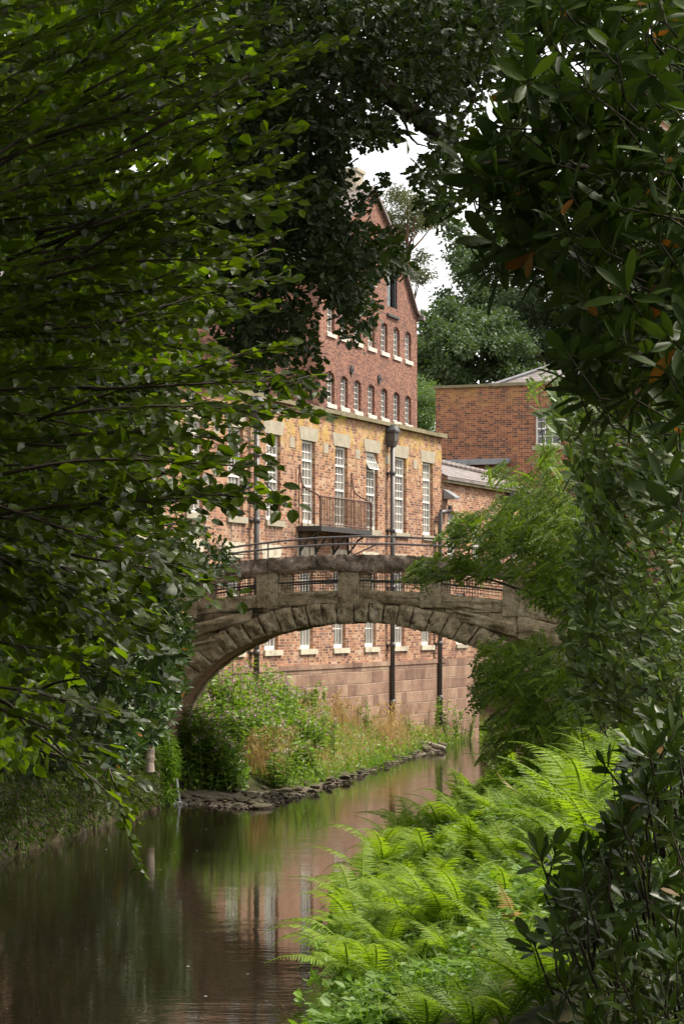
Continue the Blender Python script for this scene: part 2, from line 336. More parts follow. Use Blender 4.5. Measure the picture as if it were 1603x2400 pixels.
def window(parent, x0, x1, z0, z1, y, cols, sections, frame='white', glass='glass', sill=None, lintel=None, name='window', arch=0.0, fw=.075, tilt_top=False, ax=None):
    """sash window: frame and glazing bars in one mesh, the panes, sill and lintel below it. ax: (origin, x axis, y axis) for a side wall"""
    g = MB(); p = MB()
    def B(mb, a, b, c, d, e, f):
        mb.box(a, b, c, d, e, f)
    B(g, x0, x0 + fw, y, y + .08, z0, z1); B(g, x1 - fw, x1, y, y + .08, z0, z1)
    B(g, x0 + fw, x1 - fw, y - .004, y + .08, z0, z0 + fw * 1.4); B(g, x0 + fw, x1 - fw, y, y + .08, z1 - fw - arch, z1)
    tot = sum(sections); zb = z1 - arch - fw; hgt = zb - (z0 + fw * 1.4); bw = .026
    xs = np.linspace(x0 + fw, x1 - fw, cols + 1)
    for si, rows in enumerate(sections):
        zt = zb; zl = zb - hgt * rows / tot
        tilt = tilt_top and si == 0
        gg = MB() if tilt else g; pp = MB() if tilt else p
        if si > 0: B(g, x0 + fw, x1 - fw, y - .012, y + .07, zt - .028, zt + .028)
        for k in range(1, cols): B(gg, xs[k] - bw / 2, xs[k] + bw / 2, y + .02, y + .055, zl, zt)
        for k in range(1, rows):
            zz = zt + (zl - zt) * k / rows; B(gg, x0 + fw, x1 - fw, y + .022, y + .053, zz - bw / 2, zz + bw / 2)
        pp.quad((x0 + fw, y + .04, zl), (x1 - fw, y + .04, zl), (x1 - fw, y + .04, zt), (x0 + fw, y + .04, zt))
        if tilt: # the top light hangs open, its foot swung out
            for (a, b, c, d) in ((x0 + fw, x0 + fw + .035, zl, zt), (x1 - fw - .035, x1 - fw, zl, zt), (x0 + fw, x1 - fw, zl, zl + .04), (x0 + fw, x1 - fw, zt - .04, zt)):
                gg.box(a, b, y + .015, y + .06, c, d)
            an = .42
            for src, dst in ((gg, g), (pp, p)):
                V = np.concatenate(src.v); V[:, 1] -= y; dz = V[:, 2] - zt; yy = V[:, 1].copy()
                V[:, 2] = zt + dz * math.cos(an) + yy * math.sin(an) * 0; V[:, 1] = y + yy * math.cos(an) + dz * math.sin(an)
                off = dst.n; dst.v.append(V); dst.r.append(np.full(len(V), .5)); dst.n += len(V)
                for f, mm in zip(src.f, src.m): dst.f.append(f + off); dst.m.append(mm)
        zb = zl
    w = g.build(name, M[frame], parent); pa = p.build('pane', M[glass], w)
    kids = [w, pa]
    if sill:
        s = MB(); a, b, h, pr = sill; s.box(x0 - a, x1 + b, -pr, y - .002, z0 - h, z0 - .002)
        kids.append(s.build('sill', M['cream_sill'] if False else M[sill_mat[0]], w))
    if lintel:
        l, mat = lintel; lm = MB(); a, b, h, fl = l   # splayed stone lintel set flush in the brickwork
        yf = -.012; V = [(x0 - a, yf, z1 + .0), (x1 + b, yf, z1), (x1 + b + fl, yf, z1 + h), (x0 - a - fl, yf, z1 + h)]
        V += [(v[0], y, v[2]) for v in V]
        lm.add(V, [(0, 1, 2, 3), (7, 6, 5, 4), (0, 4, 5, 1), (1, 5, 6, 2), (2, 6, 7, 3), (3, 7, 4, 0)])
        kids.append(lm.build('lintel', M[mat], w))
    if ax:
        for k in kids: pass
        w.matrix_local = ax
    return w
sill_mat = ['dressed']

# ------------------------------------------------------------------ the long brick wing along the river
ANG = math.atan2(.93, .368); ORG = (4.64, 80.0, 0.0)
wing = empty('mill_wing', ORG, ANG, 'long brick mill wing with tall white sash windows and a balcony, behind the stone bridge', 'building')
XE = -3.80; XL = -46.0
ups = [-20.64 + 2.5 * k for k in range(-10, 7)]
lows = [x - .12 for x in ups]
holes = [(x, x + .98, 6.72, 9.05) for x in ups] + [(x, x + .94, 3.2, 5.65) for x in lows]
g = MB(); wall_grid(g, XL, XE, 2.75, 9.93, holes)
g.quad((XE, 0, 0.2), (XE, 8, 0.2), (XE, 8, 9.93), (XE, 0, 9.93)); g.quad((XL, 0, 9.9), (XE, 0, 9.9), (XE, 8, 9.9), (XL, 8, 9.9))
g.build('wall', M['brick_wing'], wing)
g = MB(); g.box(XL, XE + .1, -.09, .3, -.3, 2.75); g.box(XL, XE + .1, -.12, .3, 2.62, 2.752); g.build('stone_plinth', M['plinth'], wing)
g = MB(); xs = np.arange(XL, XE + .15, 1.22)
for a in xs:
    b = min(a + 1.21, XE + .14); dz = U(-.012, .012); g.box(a, b, -.14 + U(-.01, .01), .34, 9.93, 10.05 + dz)
g.box(XE - .3, XE + .14, .36, 3.0, 9.93, 10.07); g.build('coping', M['coping'], wing)
for i, x in enumerate(ups):
    sill_mat[0] = 'dressed'
    w = window(wing, x, x + .98, 6.72, 9.05, .10, 4, (2, 3, 4), sill=(.07, .2, .165, .06), lintel=((.12, .12, .37, .12), 'dressed'), tilt_top=(i == 14))
    if i == 14: w['label'] = 'tall sash window with its top light swung open'
for x in lows:
    sill_mat[0] = 'cream'
    window(wing, x, x + .94, 3.2, 5.65, .10, 4, (2, 3), sill=(.08, .22, .15, .06), lintel=((.12, .14, .40, .12), 'cream'))
# small dressed blocks between the lintels
for x in ups[:-1]:
    g = MB(); g.box(x + 1.60, x + 1.95, -.012, .1, 8.78, 9.06); g.build('tie_stone', M['dressed'], wing)
def downpipe(parent, x, z0, z1, hop=True, jog=None, r=.074, y=-.16):
    g = MB()
    th = np.linspace(0, 2 * math.pi, 9)
    if jog is None: g.tube([(x, y, z0), (x, y, z1)], r, 12)
    else:
        zj, dx = jog; g.tube([(x, y, z0), (x, y, zj - .08), (x + .04, y - .02, zj), (x + dx - .05, y - .02, zj + .03), (x + dx, y - .02, zj + .12), (x + dx, y - .02, z1)], r, 12)
    for z in np.arange(z0 + .9, (jog[0] if jog else z1) - .3, 1.75):
        g.tube([(x, y, z - .075), (x, y, z + .075)], r * 1.22, 12); g.box(x - r * 1.9, x + r * 1.9, y + .05, -.01, z - .03, z + .03)
    o = g.build('downpipe', M['pipe'], parent)
    for p_ in o.data.polygons: p_.use_smooth = True
    if hop:
        h = MB(); xx = x + (jog[1] if jog else 0); s = [(z1 - .05, .10), (z1 + .14, .165), (z1 + .40, .165), (z1 + .40, .215), (z1 + .46, .215), (z1 + .62, .10)]
        for (za, wa), (zb, wb) in zip(s[:-1], s[1:]):
            V = [(xx - wa, y - wa * .8, za), (xx + wa, y - wa * .8, za), (xx + wa, -.01, za), (xx - wa, -.01, za), (xx - wb, y - wb * .8, zb), (xx + wb, y - wb * .8, zb), (xx + wb, -.01, zb), (xx - wb, -.01, zb)]
            h.add(V, np.array([(0, 1, 5, 4), (1, 2, 6, 5), (2, 3, 7, 6), (3, 0, 4, 7)]))
        h.add([(xx - .12, y - .1, s[-1][0]), (xx + .12, y - .1, s[-1][0]), (xx + .12, -.01, s[-1][0]), (xx - .12, -.01, s[-1][0])], np.array([[0, 1, 2, 3]]))
        h.build('hopper', M['pipe'], o)
    return o
downpipe(wing, -19.15, .5, 9.32); downpipe(wing, -8.82, .6, 9.35); downpipe(wing, -31.6, .5, 9.35)
downpipe(wing, -4.42, .6, 7.75, hop=False, jog=(7.52, .95))
# balcony
bx0, bx1, by, bz = -16.0, -12.06, -.70, 6.60
bal = MB(); bal.box(bx0, bx1, by, -.002, bz - .07, bz); bal.box(bx0, bx1, by - .03, by + .03, bz - .12, bz + .02); bal.box(bx0 - .03, bx0 + .03, by, -.01, bz - .12, bz + .02); bal.box(bx1 - .03, bx1 + .03, by, -.01, bz - .12, bz + .02)
for x in (bx0 + .15, bx0 + 1.3, bx1 - 1.3, bx1 - .15):
    bal.tube([(x, by + .06, bz - .1), (x, -.35, bz - .26), (x, -.02, bz - .7)], .032, 6); bal.tube([(x, -.03, bz - .8), (x, -.03, bz - .1)], .04, 6)
bal = bal.build('balcony', M['iron'], wing)
r = MB(); zt = bz + .84
r.tube([(bx0, by, zt), (bx1, by, zt)], .026, 6); r.tube([(bx0, by, bz + .08), (bx1, by, bz + .08)], .018, 6)
for x in np.linspace(bx0, bx1, 34): r.tube([(x, by, bz), (x, by, zt)], .013 if x not in (bx0, bx1) else .03, 5)
for x in (bx0, bx1): # ends sweep up to the wall in a swan neck
    y_ = np.array([by, by, by + .06, by + .18, by + .34, by + .5, by + .57, by + .6, by + .62, by + .6]); z_ = bz + np.array([0, .72, .86, .94, 1.0, 1.12, 1.28, 1.5, 1.66, 1.72])
    r.tube(np.stack([np.full(10, x), y_, z_], 1), .027, 6)
    for yy in (by + .18, by + .36, by + .54): r.tube([(x, yy, bz), (x, yy, bz + np.interp(yy, y_[1:8], z_[1:8] - bz))], .013, 5)
    r.tube([(x, -.06, bz), (x, -.06, bz + 1.5)], .016, 5)
r.build('railing', M['rust_iron'], bal)

# ------------------------------------------------------------------ the low wing with the slate roof
low = empty('low_wing', ORG, ANG, 'low brick wing under a purple slate lean-to roof, right of the tall sash windows', 'building')
lh = [(x, x + .99, 5.75, 7.62, .12) for x in (-3.21, -.62, 1.96, 4.5)] + [(-2.3, -1.36, 3.2, 4.9)]
LE = 8.5
g = MB(); wall_grid(g, XE + .012, LE, 2.75, 8.62, lh, y=.012); wall_grid(g, XE + .012, -.25, 0, 2.745, [], y=.004)
g.build('wall', M['brick_wing'], low)
g = MB(); n = 12; t = np.linspace(0, math.pi, n + 1); ax_, az = 1.9 - 2.1 * np.cos(t), .7 + 1.75 * np.sin(t)
wall_grid(g, XE + .112, -.2, -.3, 2.748, [], y=-.088)
for k in range(n): g.quad((ax_[k], -.088, az[k]), (ax_[k + 1], -.088, az[k + 1]), (ax_[k + 1], -.088, 2.748), (ax_[k], -.088, 2.748)); g.quad((ax_[k], 1.5, az[k]), (ax_[k + 1], 1.5, az[k + 1]), (ax_[k + 1], -.088, az[k + 1]), (ax_[k], -.088, az[k]))
g.quad((-.2, -.088, -.3), (-.2, 1.5, -.3), (-.2, 1.5, .7), (-.2, -.088, .7)); g.quad((4.0, -.088, -.3), (LE, -.088, -.3), (LE, -.088, 2.748), (4.0, -.088, 2.748)); g.quad((4., -.088, -.3), (4., 1.5, -.3), (4., 1.5, .7), (4., -.088, .7))
g.build('stone_plinth', M['plinth'], low)
for (x0, x1, z0, z1, *r_) in lh:
    sill_mat[0] = 'dressed'; window(low, x0, x1, z0, z1, .11, 4, (2, 3), sill=(.06, .16, .13, .05), arch=.0)
g = MB()  # hipped slate lean-to: ridge runs back into the engine house
E0, E1 = (XE + .02, -.2, 8.68), (LE, -.2, 8.68); R0, R1 = (XE + .02, 1.5, 9.42), (LE, 1.1, 9.14)
g.add([E0, E1, R1, R0, (XE + .02, -.2, 8.58), (LE, -.2, 8.58)], [(0, 1, 2, 3), (4, 5, 1, 0)])
for k in range(9):
    za = k / 9; a = np.array(E0) + (np.array(R0) - np.array(E0)) * za; b = np.array(E1) + (np.array(R1) - np.array(E1)) * za
    g.add([a + (0, 0, .028), b + (0, 0, .028), b + (0, .2, .105), a + (0, .2, .105), a + (0, 0, -.0), b], [(0, 1, 2, 3), (4, 5, 1, 0)])
roof = g.build('roof', M['slate'], low)
rg = MB()
for k in range(26):
    a = np.array(R0) + (np.array(R1) - np.array(R0)) * k / 26; b = np.array(R0) + (np.array(R1) - np.array(R0)) * (k + .96) / 26
    rg.tube([a + (0, 0, .06), b + (0, 0, .10)], .10, 8)
rg.build('ridge_tiles', M['slate'], roof)
g = MB(); g.box(XE + .02, LE, -.16, .01, 8.50, 8.585); g.build('eaves_course', M['coping'], low)
downpipe(low, 3.35, .6, 7.9, hop=True)
h = MB(); xx = -3.42
V = [(xx - .28, -.42, 8.02), (xx + .28, -.42, 8.02), (xx + .28, -.02, 8.28), (xx - .28, -.02, 8.28), (xx - .28, -.42, 7.96), (xx + .28, -.42, 7.96), (xx + .28, -.02, 7.96), (xx - .28, -.02, 7.96)]
h.add(V, [(0, 1, 2, 3), (4, 5, 1, 0), (5, 6, 2, 1), (7, 4, 0, 3), (7, 6, 5, 4)]); h.build('vent_cowl', M['lead'], low)

# ------------------------------------------------------------------ engine house (brick face turned to the camera)
eng = empty('engine_house', (ORG[0] + 7.5 * math.cos(ANG), ORG[1] + 7.5 * math.sin(ANG), 0), ANG - math.pi / 2, 'tall plain red brick engine house with a pale slate roof behind its parapet', 'building')
g = MB()  # here x runs right along the face, -y faces the camera
wall_grid(g, -4.17, 6.0, 0, 12.72, [(-.27, .72, 10.45, 11.72, .0)])
g.quad((-4.17, 0, 0), (-4.17, 14, 0), (-4.17, 14, 12.72), (-4.17, 0, 12.72)); g.quad((6, 0, 0), (6, 14, 0), (6, 14, 12.72), (6, 0, 12.72))
for x in (-3.5, -2.45, -1.4, -1.18):  # old straight joints in the brickwork, a few millimetres proud
    g.box(x - .02, x + .02, -.006, .02, 10.2, 11.4)
g.build('wall', M['brick_engine'], eng)
g = MB()
for k, a in enumerate(np.arange(-4.25, 6.0, .9)): g.box(a, min(a + .895, 6.08), -.09 + U(-.01, .01), .35, 12.72, 12.83 + U(-.01, .012))
g.box(-4.25, -3.9, .35, 14, 12.72, 12.82); g.build('coping', M['coping'], eng)
window(eng, -.27, .72, 10.45, 11.72, .12, 3, (2, 2), sill=(.1, .1, .14, .04), glass='glass_dark')
g = MB(); g.box(-4.2, -1.2, -.24, -.002, 9.86, 10.02); g.box(-4.2, -1.2, -.30, -.24, 9.80, 9.98); g.build('lead_flashing', M['lead'], eng)
g = MB(); ap = np.array((2.4, 4.6, 14.85)); cs = [(-2.3, .6, 12.75), (5.6, .6, 12.75), (6.9, 4.5, 12.75), (5.6, 9, 12.75), (-1, 9, 12.75), (-3.2, 4.5, 12.75)]
for a, b in zip(cs, cs[1:] + cs[:1]): g.add([a, b, ap], np.array([[0, 1, 2]]))
rf = g.build('roof', M['slate'], eng)
g = MB()
for c in cs: g.tube([np.array(c) + (0, 0, .05), ap + (0, 0, .05)], .07, 6)
g.tube([ap, ap + (0, 0, .25)], .25, 8); g.build('lead_hips', M['lead'], rf)

# ------------------------------------------------------------------ the five storey mill
AM = .32423
mill = empty('mill_building', (-.905, 93.0, 0), math.pi / 2 - AM, 'five storey red brick mill gable with small white windows, standing above the long wing', 'building')
W = 13.45; AP = W / 2
roof_pts = [(0, 17.65), (.45, 17.8), (3.25, 20.35), (AP, 22.25), (W - 3.25, 20.35), (W - .45, 17.8), (W, 17.65)]
rx = [p[0] for p in roof_pts]; rz = [p[1] for p in roof_pts]
gx = [.95, 2.66, 4.40, 6.26, 8.08, 9.86, 11.60]
mh = [(x, x + .94, 12.68, 13.98, .12) for x in gx] + [(x, x + .94, 15.53, 16.82, .12) for x in gx] + [(x, x + .94, 9.83, 11.1, .12) for x in gx]
g = MB(); wall_grid(g, 0, W, 4, 17.6, mh, depth=.3)
dx0, dx1, dz0, dz1 = 8.97, 10.40, 17.25, 19.3
uph = [(3.05, 4.48, dz0, dz1), (dx0, dx1, dz0, dz1), (6.2, 7.2, 18.3, 19.6)]
cuts = sorted({*rx, *[h[0] for h in uph], *[h[1] for h in uph]})
for a, b in zip(cuts[:-1], cuts[1:]):
    za, zb = np.interp(a, rx, rz), np.interp(b, rx, rz); hs = [h for h in uph if h[0] < (a + b) / 2 < h[1]]
    if hs:
        h = hs[0]; g.quad((a, 0, 17.6), (b, 0, 17.6), (b, 0, h[2]), (a, 0, h[2])) if h[2] > 17.6 else None
        g.quad((a, 0, h[3]), (b, 0, h[3]), (b, 0, zb), (a, 0, za))
    else: g.quad((a, 0, 17.6), (b, 0, 17.6), (b, 0, zb), (a, 0, za))
LM = 48.0
# its long side, facing the camera through the leaves (plane x = 0, running back along y)
sh = [(w0, w0 + .95, z0, z0 + 1.3) for z0 in (7.0, 9.85, 12.65, 15.5) for w0 in np.arange(2.25, 46, 3.1)]
ys = sorted({0, LM, *[h[0] for h in sh], *[h[1] for h in sh]}); zs = sorted({4, 17.6, *[h[2] for h in sh], *[h[3] for h in sh]})
hole_set = {(round(h[0], 3), round(h[2], 3)) for h in sh}
for a, b in zip(ys[:-1], ys[1:]):
    for c, d in zip(zs[:-1], zs[1:]):
        if (round(a, 3), round(c, 3)) in hole_set: continue
        g.quad((0, b, c), (0, a, c), (0, a, d), (0, b, d))
for (a, b, c, d) in sh:
    for q in (((0, a, c), (.25, a, c), (.25, a, d), (0, a, d)), ((0, b, c), (.25, b, c), (.25, b, d), (0, b, d)), ((0, a, d), (0, b, d), (.25, b, d), (.25, a, d)), ((0, a, c), (0, b, c), (.25, b, c), (.25, a, c))): g.quad(*q)
g.quad((W, 0, 4), (W, LM, 4), (W, LM, 17.6), (W, 0, 17.6))
g.build('wall', M['brick_mill'], mill)
sill_mat[0] = 'white_sill'
M['white_sill'] = plain('pale_sill', (.66, .60, .50), .7, c2=(.45, .38, .30))
for (x0, x1, z0, z1, r_) in mh: window(mill, x0 + .0, x1, z0, z1, .13, 3, (5,), glass='glass_dark', sill=(.08, .12, .17, .07), fw=.06)
import mathutils
for (a, b, c, d) in sh:
    if a > 14: continue
    # local frame of the side wall: its x runs along -y of the mill
    mtx = mathutils.Matrix.Translation((0, 0, 0)) @ mathutils.Matrix.Rotation(-math.pi / 2, 4, 'Z')
    w = window(mill, -b, -a, c, d, .16, 3, (4,), glass='glass_dark', sill=(.06, .06, .14, .06), fw=.06); w.matrix_local = mtx
def loft(h):
    a, b, c, d = h; g = MB(); g.box(a, a + .12, .05, .2, c, d); g.box(b - .12, b, .05, .2, c, d); g.box(a - .08, b + .14, -.1, .2, c - .1, c); g.box(a, b, .05, .2, d - .1, d)
    o = g.build('loft_door', M['dark_frame'], mill); q = MB(); q.quad((a, .3, c), (b, .3, c), (b, .3, d), (a, .3, d)); q.build('opening', M['dark_frame'], o)  # dark sheet behind the frame stands in for the unlit loft
    l = MB(); l.box(a + .12, a + .12 + (b - a) * .42, .1, .15, c + .02, d - .1)
    for k in range(4): l.box(a + .13, a + .11 + (b - a) * .42, .085, .1, c + .2 + k * .5, c + .3 + k * .5)
    l.build('door_leaf', M['door_grey'], o)
loft(uph[1]); loft(uph[0])
window(mill, 6.2, 7.2, 18.3, 19.6, .13, 3, (4,), glass='glass_dark', sill=(.08, .12, .15, .07))
for x in (4.03, 7.76):
    g = MB(); g.tube([(x, -.07, 14.31), (x, -.002, 14.31)], .19, 16); g.tube([(x, -.11, 14.31), (x, -.07, 14.31)], .06, 8); g.build('wall_tie_plate', M['iron'], mill)
g = MB()
for (a, b) in zip(roof_pts[:-1], roof_pts[1:]):
    g.add([(a[0], -.18, a[1]), (b[0], -.18, b[1]), (b[0], LM, b[1]), (a[0], LM, a[1]), (a[0], -.18, a[1] + .14), (b[0], -.18, b[1] + .14), (b[0], LM, b[1] + .14), (a[0], LM, a[1] + .14)],
          [(0, 1, 5, 4), (4, 5, 6, 7), (0, 1, 2, 3)])
g.box(-.3, 0.0, -.3, LM, 17.5, 17.7); g.box(W, W + .32, -.3, LM, 17.5, 17.72)
g.build('roof', M['slate'], mill)
g = MB(); g.box(AP - .5, AP + .5, .5, 1.4, 21.5, 22.95); g.box(AP - .57, AP + .57, .43, 1.47, 22.95, 23.1); g.build('chimney', M['dressed'], mill)

# ------------------------------------------------------------------ the stone bridge
BA = math.radians(8.0); BO = (.27, 52.0, 0.0); DEPTH = 2.35
bridge = empty('stone_footbridge', BO, -BA, 'weathered stone arch footbridge with an open parapet spanning the river', 'bridge')
A_, B_, SP = 4.206, 2.57, 1.40
def hump(x): return -.021 * np.asarray(x, float) ** 2
def arch(th, off=0.0):  # th from 0 (left) to pi (right)
    return -(A_ + off) * np.cos(th), SP + (B_ + off) * np.sin(th)
def rough_block(g, corners, y0, y1, amp=.05, n=6, mi=0, belly=.05):
    """a rock-faced block: quad outline in (x, z) extruded from y1 forward to y0, its face pillowed and broken"""
    c = np.array(corners, float); u, v = np.meshgrid(np.linspace(0, 1, n), np.linspace(0, 1, n), indexing='ij')
    P = (c[0] * ((1 - u) * (1 - v))[..., None] + c[1] * (u * (1 - v))[..., None] + c[2] * (u * v)[..., None] + c[3] * ((1 - u) * v)[..., None])
    edge = np.minimum(np.minimum(u, 1 - u), np.minimum(v, 1 - v)); k = np.clip(edge * 9, 0, 1)
    y = y0 - belly * np.sqrt(k) - amp * U(-.6, 1, u.shape) * k - amp * .8 * (np.sin(u * U(2, 7) + v * U(2, 7) + U(0, 6))) * k + .02 * U(-1, 1, u.shape)
    P = P + U(-.010, .010, P.shape) * 1.0
    V = np.concatenate([P[..., :1], y[..., None], P[..., 1:]], -1).reshape(-1, 3)
    idx = np.arange(n * n).reshape(n, n)
    Fc = np.stack([idx[:-1, :-1], idx[1:, :-1], idx[1:, 1:], idx[:-1, 1:]], -1).reshape(-1, 4); g.add(V, Fc, mi)
    ring = list(idx[:, 0]) + list(idx[-1, 1:]) + list(idx[-2::-1, -1]) + list(idx[0, -2:0:-1])
    R = V[ring]; Rb = R.copy(); Rb[:, 1] = y1; m_ = len(ring); k_ = np.arange(m_)
    g.add(np.concatenate([R, Rb]), np.stack([k_, (k_ + 1) % m_, (k_ + 1) % m_ + m_, k_ + m_], -1), mi)
# voussoirs
tt = np.linspace(0, math.pi, 2000); ax0, az0 = arch(tt); sl = np.concatenate([[0], np.cumsum(np.hypot(np.diff(ax0), np.diff(az0)))])
g = MB(); gb = MB(); s_ = 0.0; cut = [0.0]
while s_ < sl[-1] - .2:
    s_ += U(.29, .37) if abs(np.interp(s_, sl, tt) - math.pi / 2) < .8 else U(.34, .44); cut.append(min(s_, sl[-1]))
thc = np.interp(cut, sl, tt)
for a, b in zip(thc[:-1], thc[1:]):
    d = .43 + .10 * abs(math.cos((a + b) / 2)) + U(-.02, .03); gp = .009; drop = U(-.02, .03)
    q = [arch(a + gp / 3, -drop), arch(b - gp / 3, -drop), arch(b - gp / 3, d), arch(a + gp / 3, d)]
    rough_block(g, q, -.02 + U(-.025, .025), .34, .030, 9, belly=.028)
    q2 = [(p[0], p[1]) for p in q]
    rough_block(gb, q2[::-1], DEPTH - .34, DEPTH, .0, 3, belly=0)
g.build('arch_ring', M['bridge'], bridge, True); gb.build('arch_ring', M['bridge'], bridge)
# soffit and the inner faces of the piers
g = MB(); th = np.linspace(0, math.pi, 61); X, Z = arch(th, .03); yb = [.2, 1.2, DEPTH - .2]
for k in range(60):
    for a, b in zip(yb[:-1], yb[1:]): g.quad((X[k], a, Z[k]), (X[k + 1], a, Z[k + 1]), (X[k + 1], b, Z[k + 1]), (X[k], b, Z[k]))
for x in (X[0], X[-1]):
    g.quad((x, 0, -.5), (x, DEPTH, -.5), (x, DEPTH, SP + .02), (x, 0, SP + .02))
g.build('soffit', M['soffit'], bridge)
# spandrel walls front and back, with a rough face
g = MB(); XR = 8.5
def zstring(x): return 4.40 + hump(x)
nx = 150; nz = 14; xs = np.linspace(-XR, XR, nx)
for yy, sgn in ((.05, 1), (DEPTH - .05, -1)):
    bot = np.where(np.abs(xs) < A_ + .3, SP + (B_ + .3) * np.sqrt(np.clip(1 - (xs / (A_ + .3)) ** 2, 0, 1)), -.5)
    bot = np.minimum(bot, zstring(xs) - .01)
    tv = np.linspace(0, 1, nz); Zg = bot[:, None] + (zstring(xs) - bot)[:, None] * tv[None]
    Yg = yy - sgn * (.05 * U(0, 1, Zg.shape) + .05 * np.sin(xs[:, None] * 3.1 + Zg * 2) * np.sin(Zg * 6.5 + xs[:, None]))
    V = np.stack([np.broadcast_to(xs[:, None], Zg.shape), Yg, Zg], -1).reshape(-1, 3); idx = np.arange(nx * nz).reshape(nx, nz)
    g.add(V, np.stack([idx[:-1, :-1], idx[1:, :-1], idx[1:, 1:], idx[:-1, 1:]], -1).reshape(-1, 4))
g.build('spandrel_wall', M['bridge_wall'], bridge, True)
# long rough stones springing from the arch shoulder
g = MB()
for sx in (-1, 1):
    for (xa, xb, za, zb) in ((2.3, 3.6, 4.02, 4.28), (3.62, 5.0, 3.70, 4.2), (2.9, 4.3, 3.50, 3.72), (4.9, 6.6, 3.5, 4.05), (4.32, 5.6, 3.1, 3.52)):
        q = [(sx * xa, za + hump(xa) * .3), (sx * xb, za - .28 + hump(xb) * .3), (sx * xb, zb - .26 + hump(xb) * .3), (sx * xa, zb + hump(xa) * .3)]
        if sx < 0: q = [q[1], q[0], q[3], q[2]]
        g = MB(); rough_block(g, q, -.02, .25, .05, 7); g.build('shoulder_stone', M['bridge'], bridge, True)
g = MB(); xs = np.linspace(-XR, XR, 40)
for a, b in zip(xs[:-1], xs[1:]): g.quad((a, .2, zstring(a)), (b, .2, zstring(b)), (b, DEPTH - .2, zstring(b)), (a, DEPTH - .2, zstring(a)))
g.build('deck', M['gravel'], bridge)
pil = [-.13 + 1.82 * k for k in range(-4, 5)]; PW = .23
def parapet(y0, y1, front=True):
    for x in pil:
        g = MB(); h = hump(x); rough_block(g, [(x - PW, 4.36 + h), (x + PW, 4.36 + h), (x + PW, 5.16 + h), (x - PW, 5.16 + h)], y0 - .02, y1, .022, 7, belly=.03); g.build('pilaster', M['bridge'], bridge, True)
    for a, b in zip(pil[:-1], pil[1:]):
        g = MB(); xa, xb = a + PW - .02, b - PW + .02
        rough_block(g, [(xa, 4.38 + hump(xa)), (xb, 4.38 + hump(xb)), (xb, 4.69 + hump(xb)), (xa, 4.69 + hump(xa))], y0 + .03, y1 - .03, .02, 9, belly=.03)
        n = 6; xs = np.linspace(xa, xb, n)
        for p, q in zip(xs[:-1], xs[1:]): g.quad((p, y0 + .02, 4.69 + hump(p)), (q, y0 + .02, 4.69 + hump(q)), (q, y1 - .03, 4.69 + hump(q)), (p, y1 - .03, 4.69 + hump(p)))
        g.build('lower_rail_stone', M['bridge'], bridge, True)
        # wire panel: hooped uprights and level wires
        w = MB(); ym = (y0 + y1) / 2; zl, zh = 4.70, 5.11; xs = np.arange(xa + .03, xb - .02, .062)
        for i, x in enumerate(xs): w.tube([(x, ym, zl + hump(x)), (x, ym, zh - .04 + hump(x))], .0048, 4)
        for i in range(0, len(xs) - 2, 3):
            x0, x1 = xs[i], xs[i + 2]; t = np.linspace(0, math.pi, 7); xm, rr = (x0 + x1) / 2, (x1 - x0) / 2
            w.tube(np.stack([xm - rr * np.cos(t), np.full(7, ym), zh - .07 + rr * np.sin(t) + hump(xm)], 1), .0055, 4)
        for z in (4.77, 4.84, 4.97, 5.03): w.tube([(x, ym, z + hump(x)) for x in (xa, (xa + xb) / 2, xb)], .005, 4)
        w.build('wire_panel', M['iron'], bridge)
        w = MB(); w.tube([(x, ym - .03, 4.90 + hump(x)) for x in (xa, (xa + xb) / 2, xb)], .021, 8); w.build('rail_bar', M['iron'], bridge)
    cc = [(-8.0, -5.7), (-5.69, -1.93), (-1.915, 1.78), (1.79, 5.5), (5.51, 8.0)]
    for (a, b) in cc:  # long coping stones, broken along the lower edge
        g = MB(); n = 70; m_ = 6; xs = np.linspace(a, b, n)
        top = 5.47 + hump(xs) + .012 * U(-1, 1, n); bt = 5.13 + hump(xs) + .028 * np.sin(xs * 2.3 + a) + U(-.012, .012, n)
        tv = np.linspace(0, 1, m_); Zg = bt[:, None] + (top - bt)[:, None] * tv[None]
        Yg = y0 - .10 - .05 * U(-.6, 1, Zg.shape) * np.array([.6, 1, 1, 1, 1, .6])[None] + np.array([.04, 0, 0, 0, .0, .0])[None] - .02 * np.sin(xs[:, None] * 5 + Zg * 9)
        V = np.stack([np.broadcast_to(xs[:, None], Zg.shape), Yg, Zg], -1).reshape(-1, 3); idx = np.arange(n * m_).reshape(n, m_)
        g.add(V, np.stack([idx[:-1, :-1], idx[1:, :-1], idx[1:, 1:], idx[:-1, 1:]], -1).reshape(-1, 4))
        for k in range(n - 1):
            g.quad((xs[k], Yg[k, -1], top[k]), (xs[k + 1], Yg[k + 1, -1], top[k + 1]), (xs[k + 1], y1 + .1, top[k + 1]), (xs[k], y1 + .1, top[k]))
            g.quad((xs[k], y1 + .1, bt[k]), (xs[k + 1], y1 + .1, bt[k + 1]), (xs[k + 1], Yg[k + 1, 0], bt[k + 1]), (xs[k], Yg[k, 0], bt[k]))
            g.quad((xs[k + 1], y1 + .1, bt[k + 1]), (xs[k], y1 + .1, bt[k]), (xs[k], y1 + .1, top[k]), (xs[k + 1], y1 + .1, top[k + 1]))
        for k in (0, n - 1): g.quad((xs[k], y0 - .1, bt[k]), (xs[k], y1 + .1, bt[k]), (xs[k], y1 + .1, top[k]), (xs[k], y0 - .1, top[k]))
        g.build('coping_stone', M['bridge_cope'], bridge, True)
parapet(0.0, .30); parapet(DEPTH - .30, DEPTH)
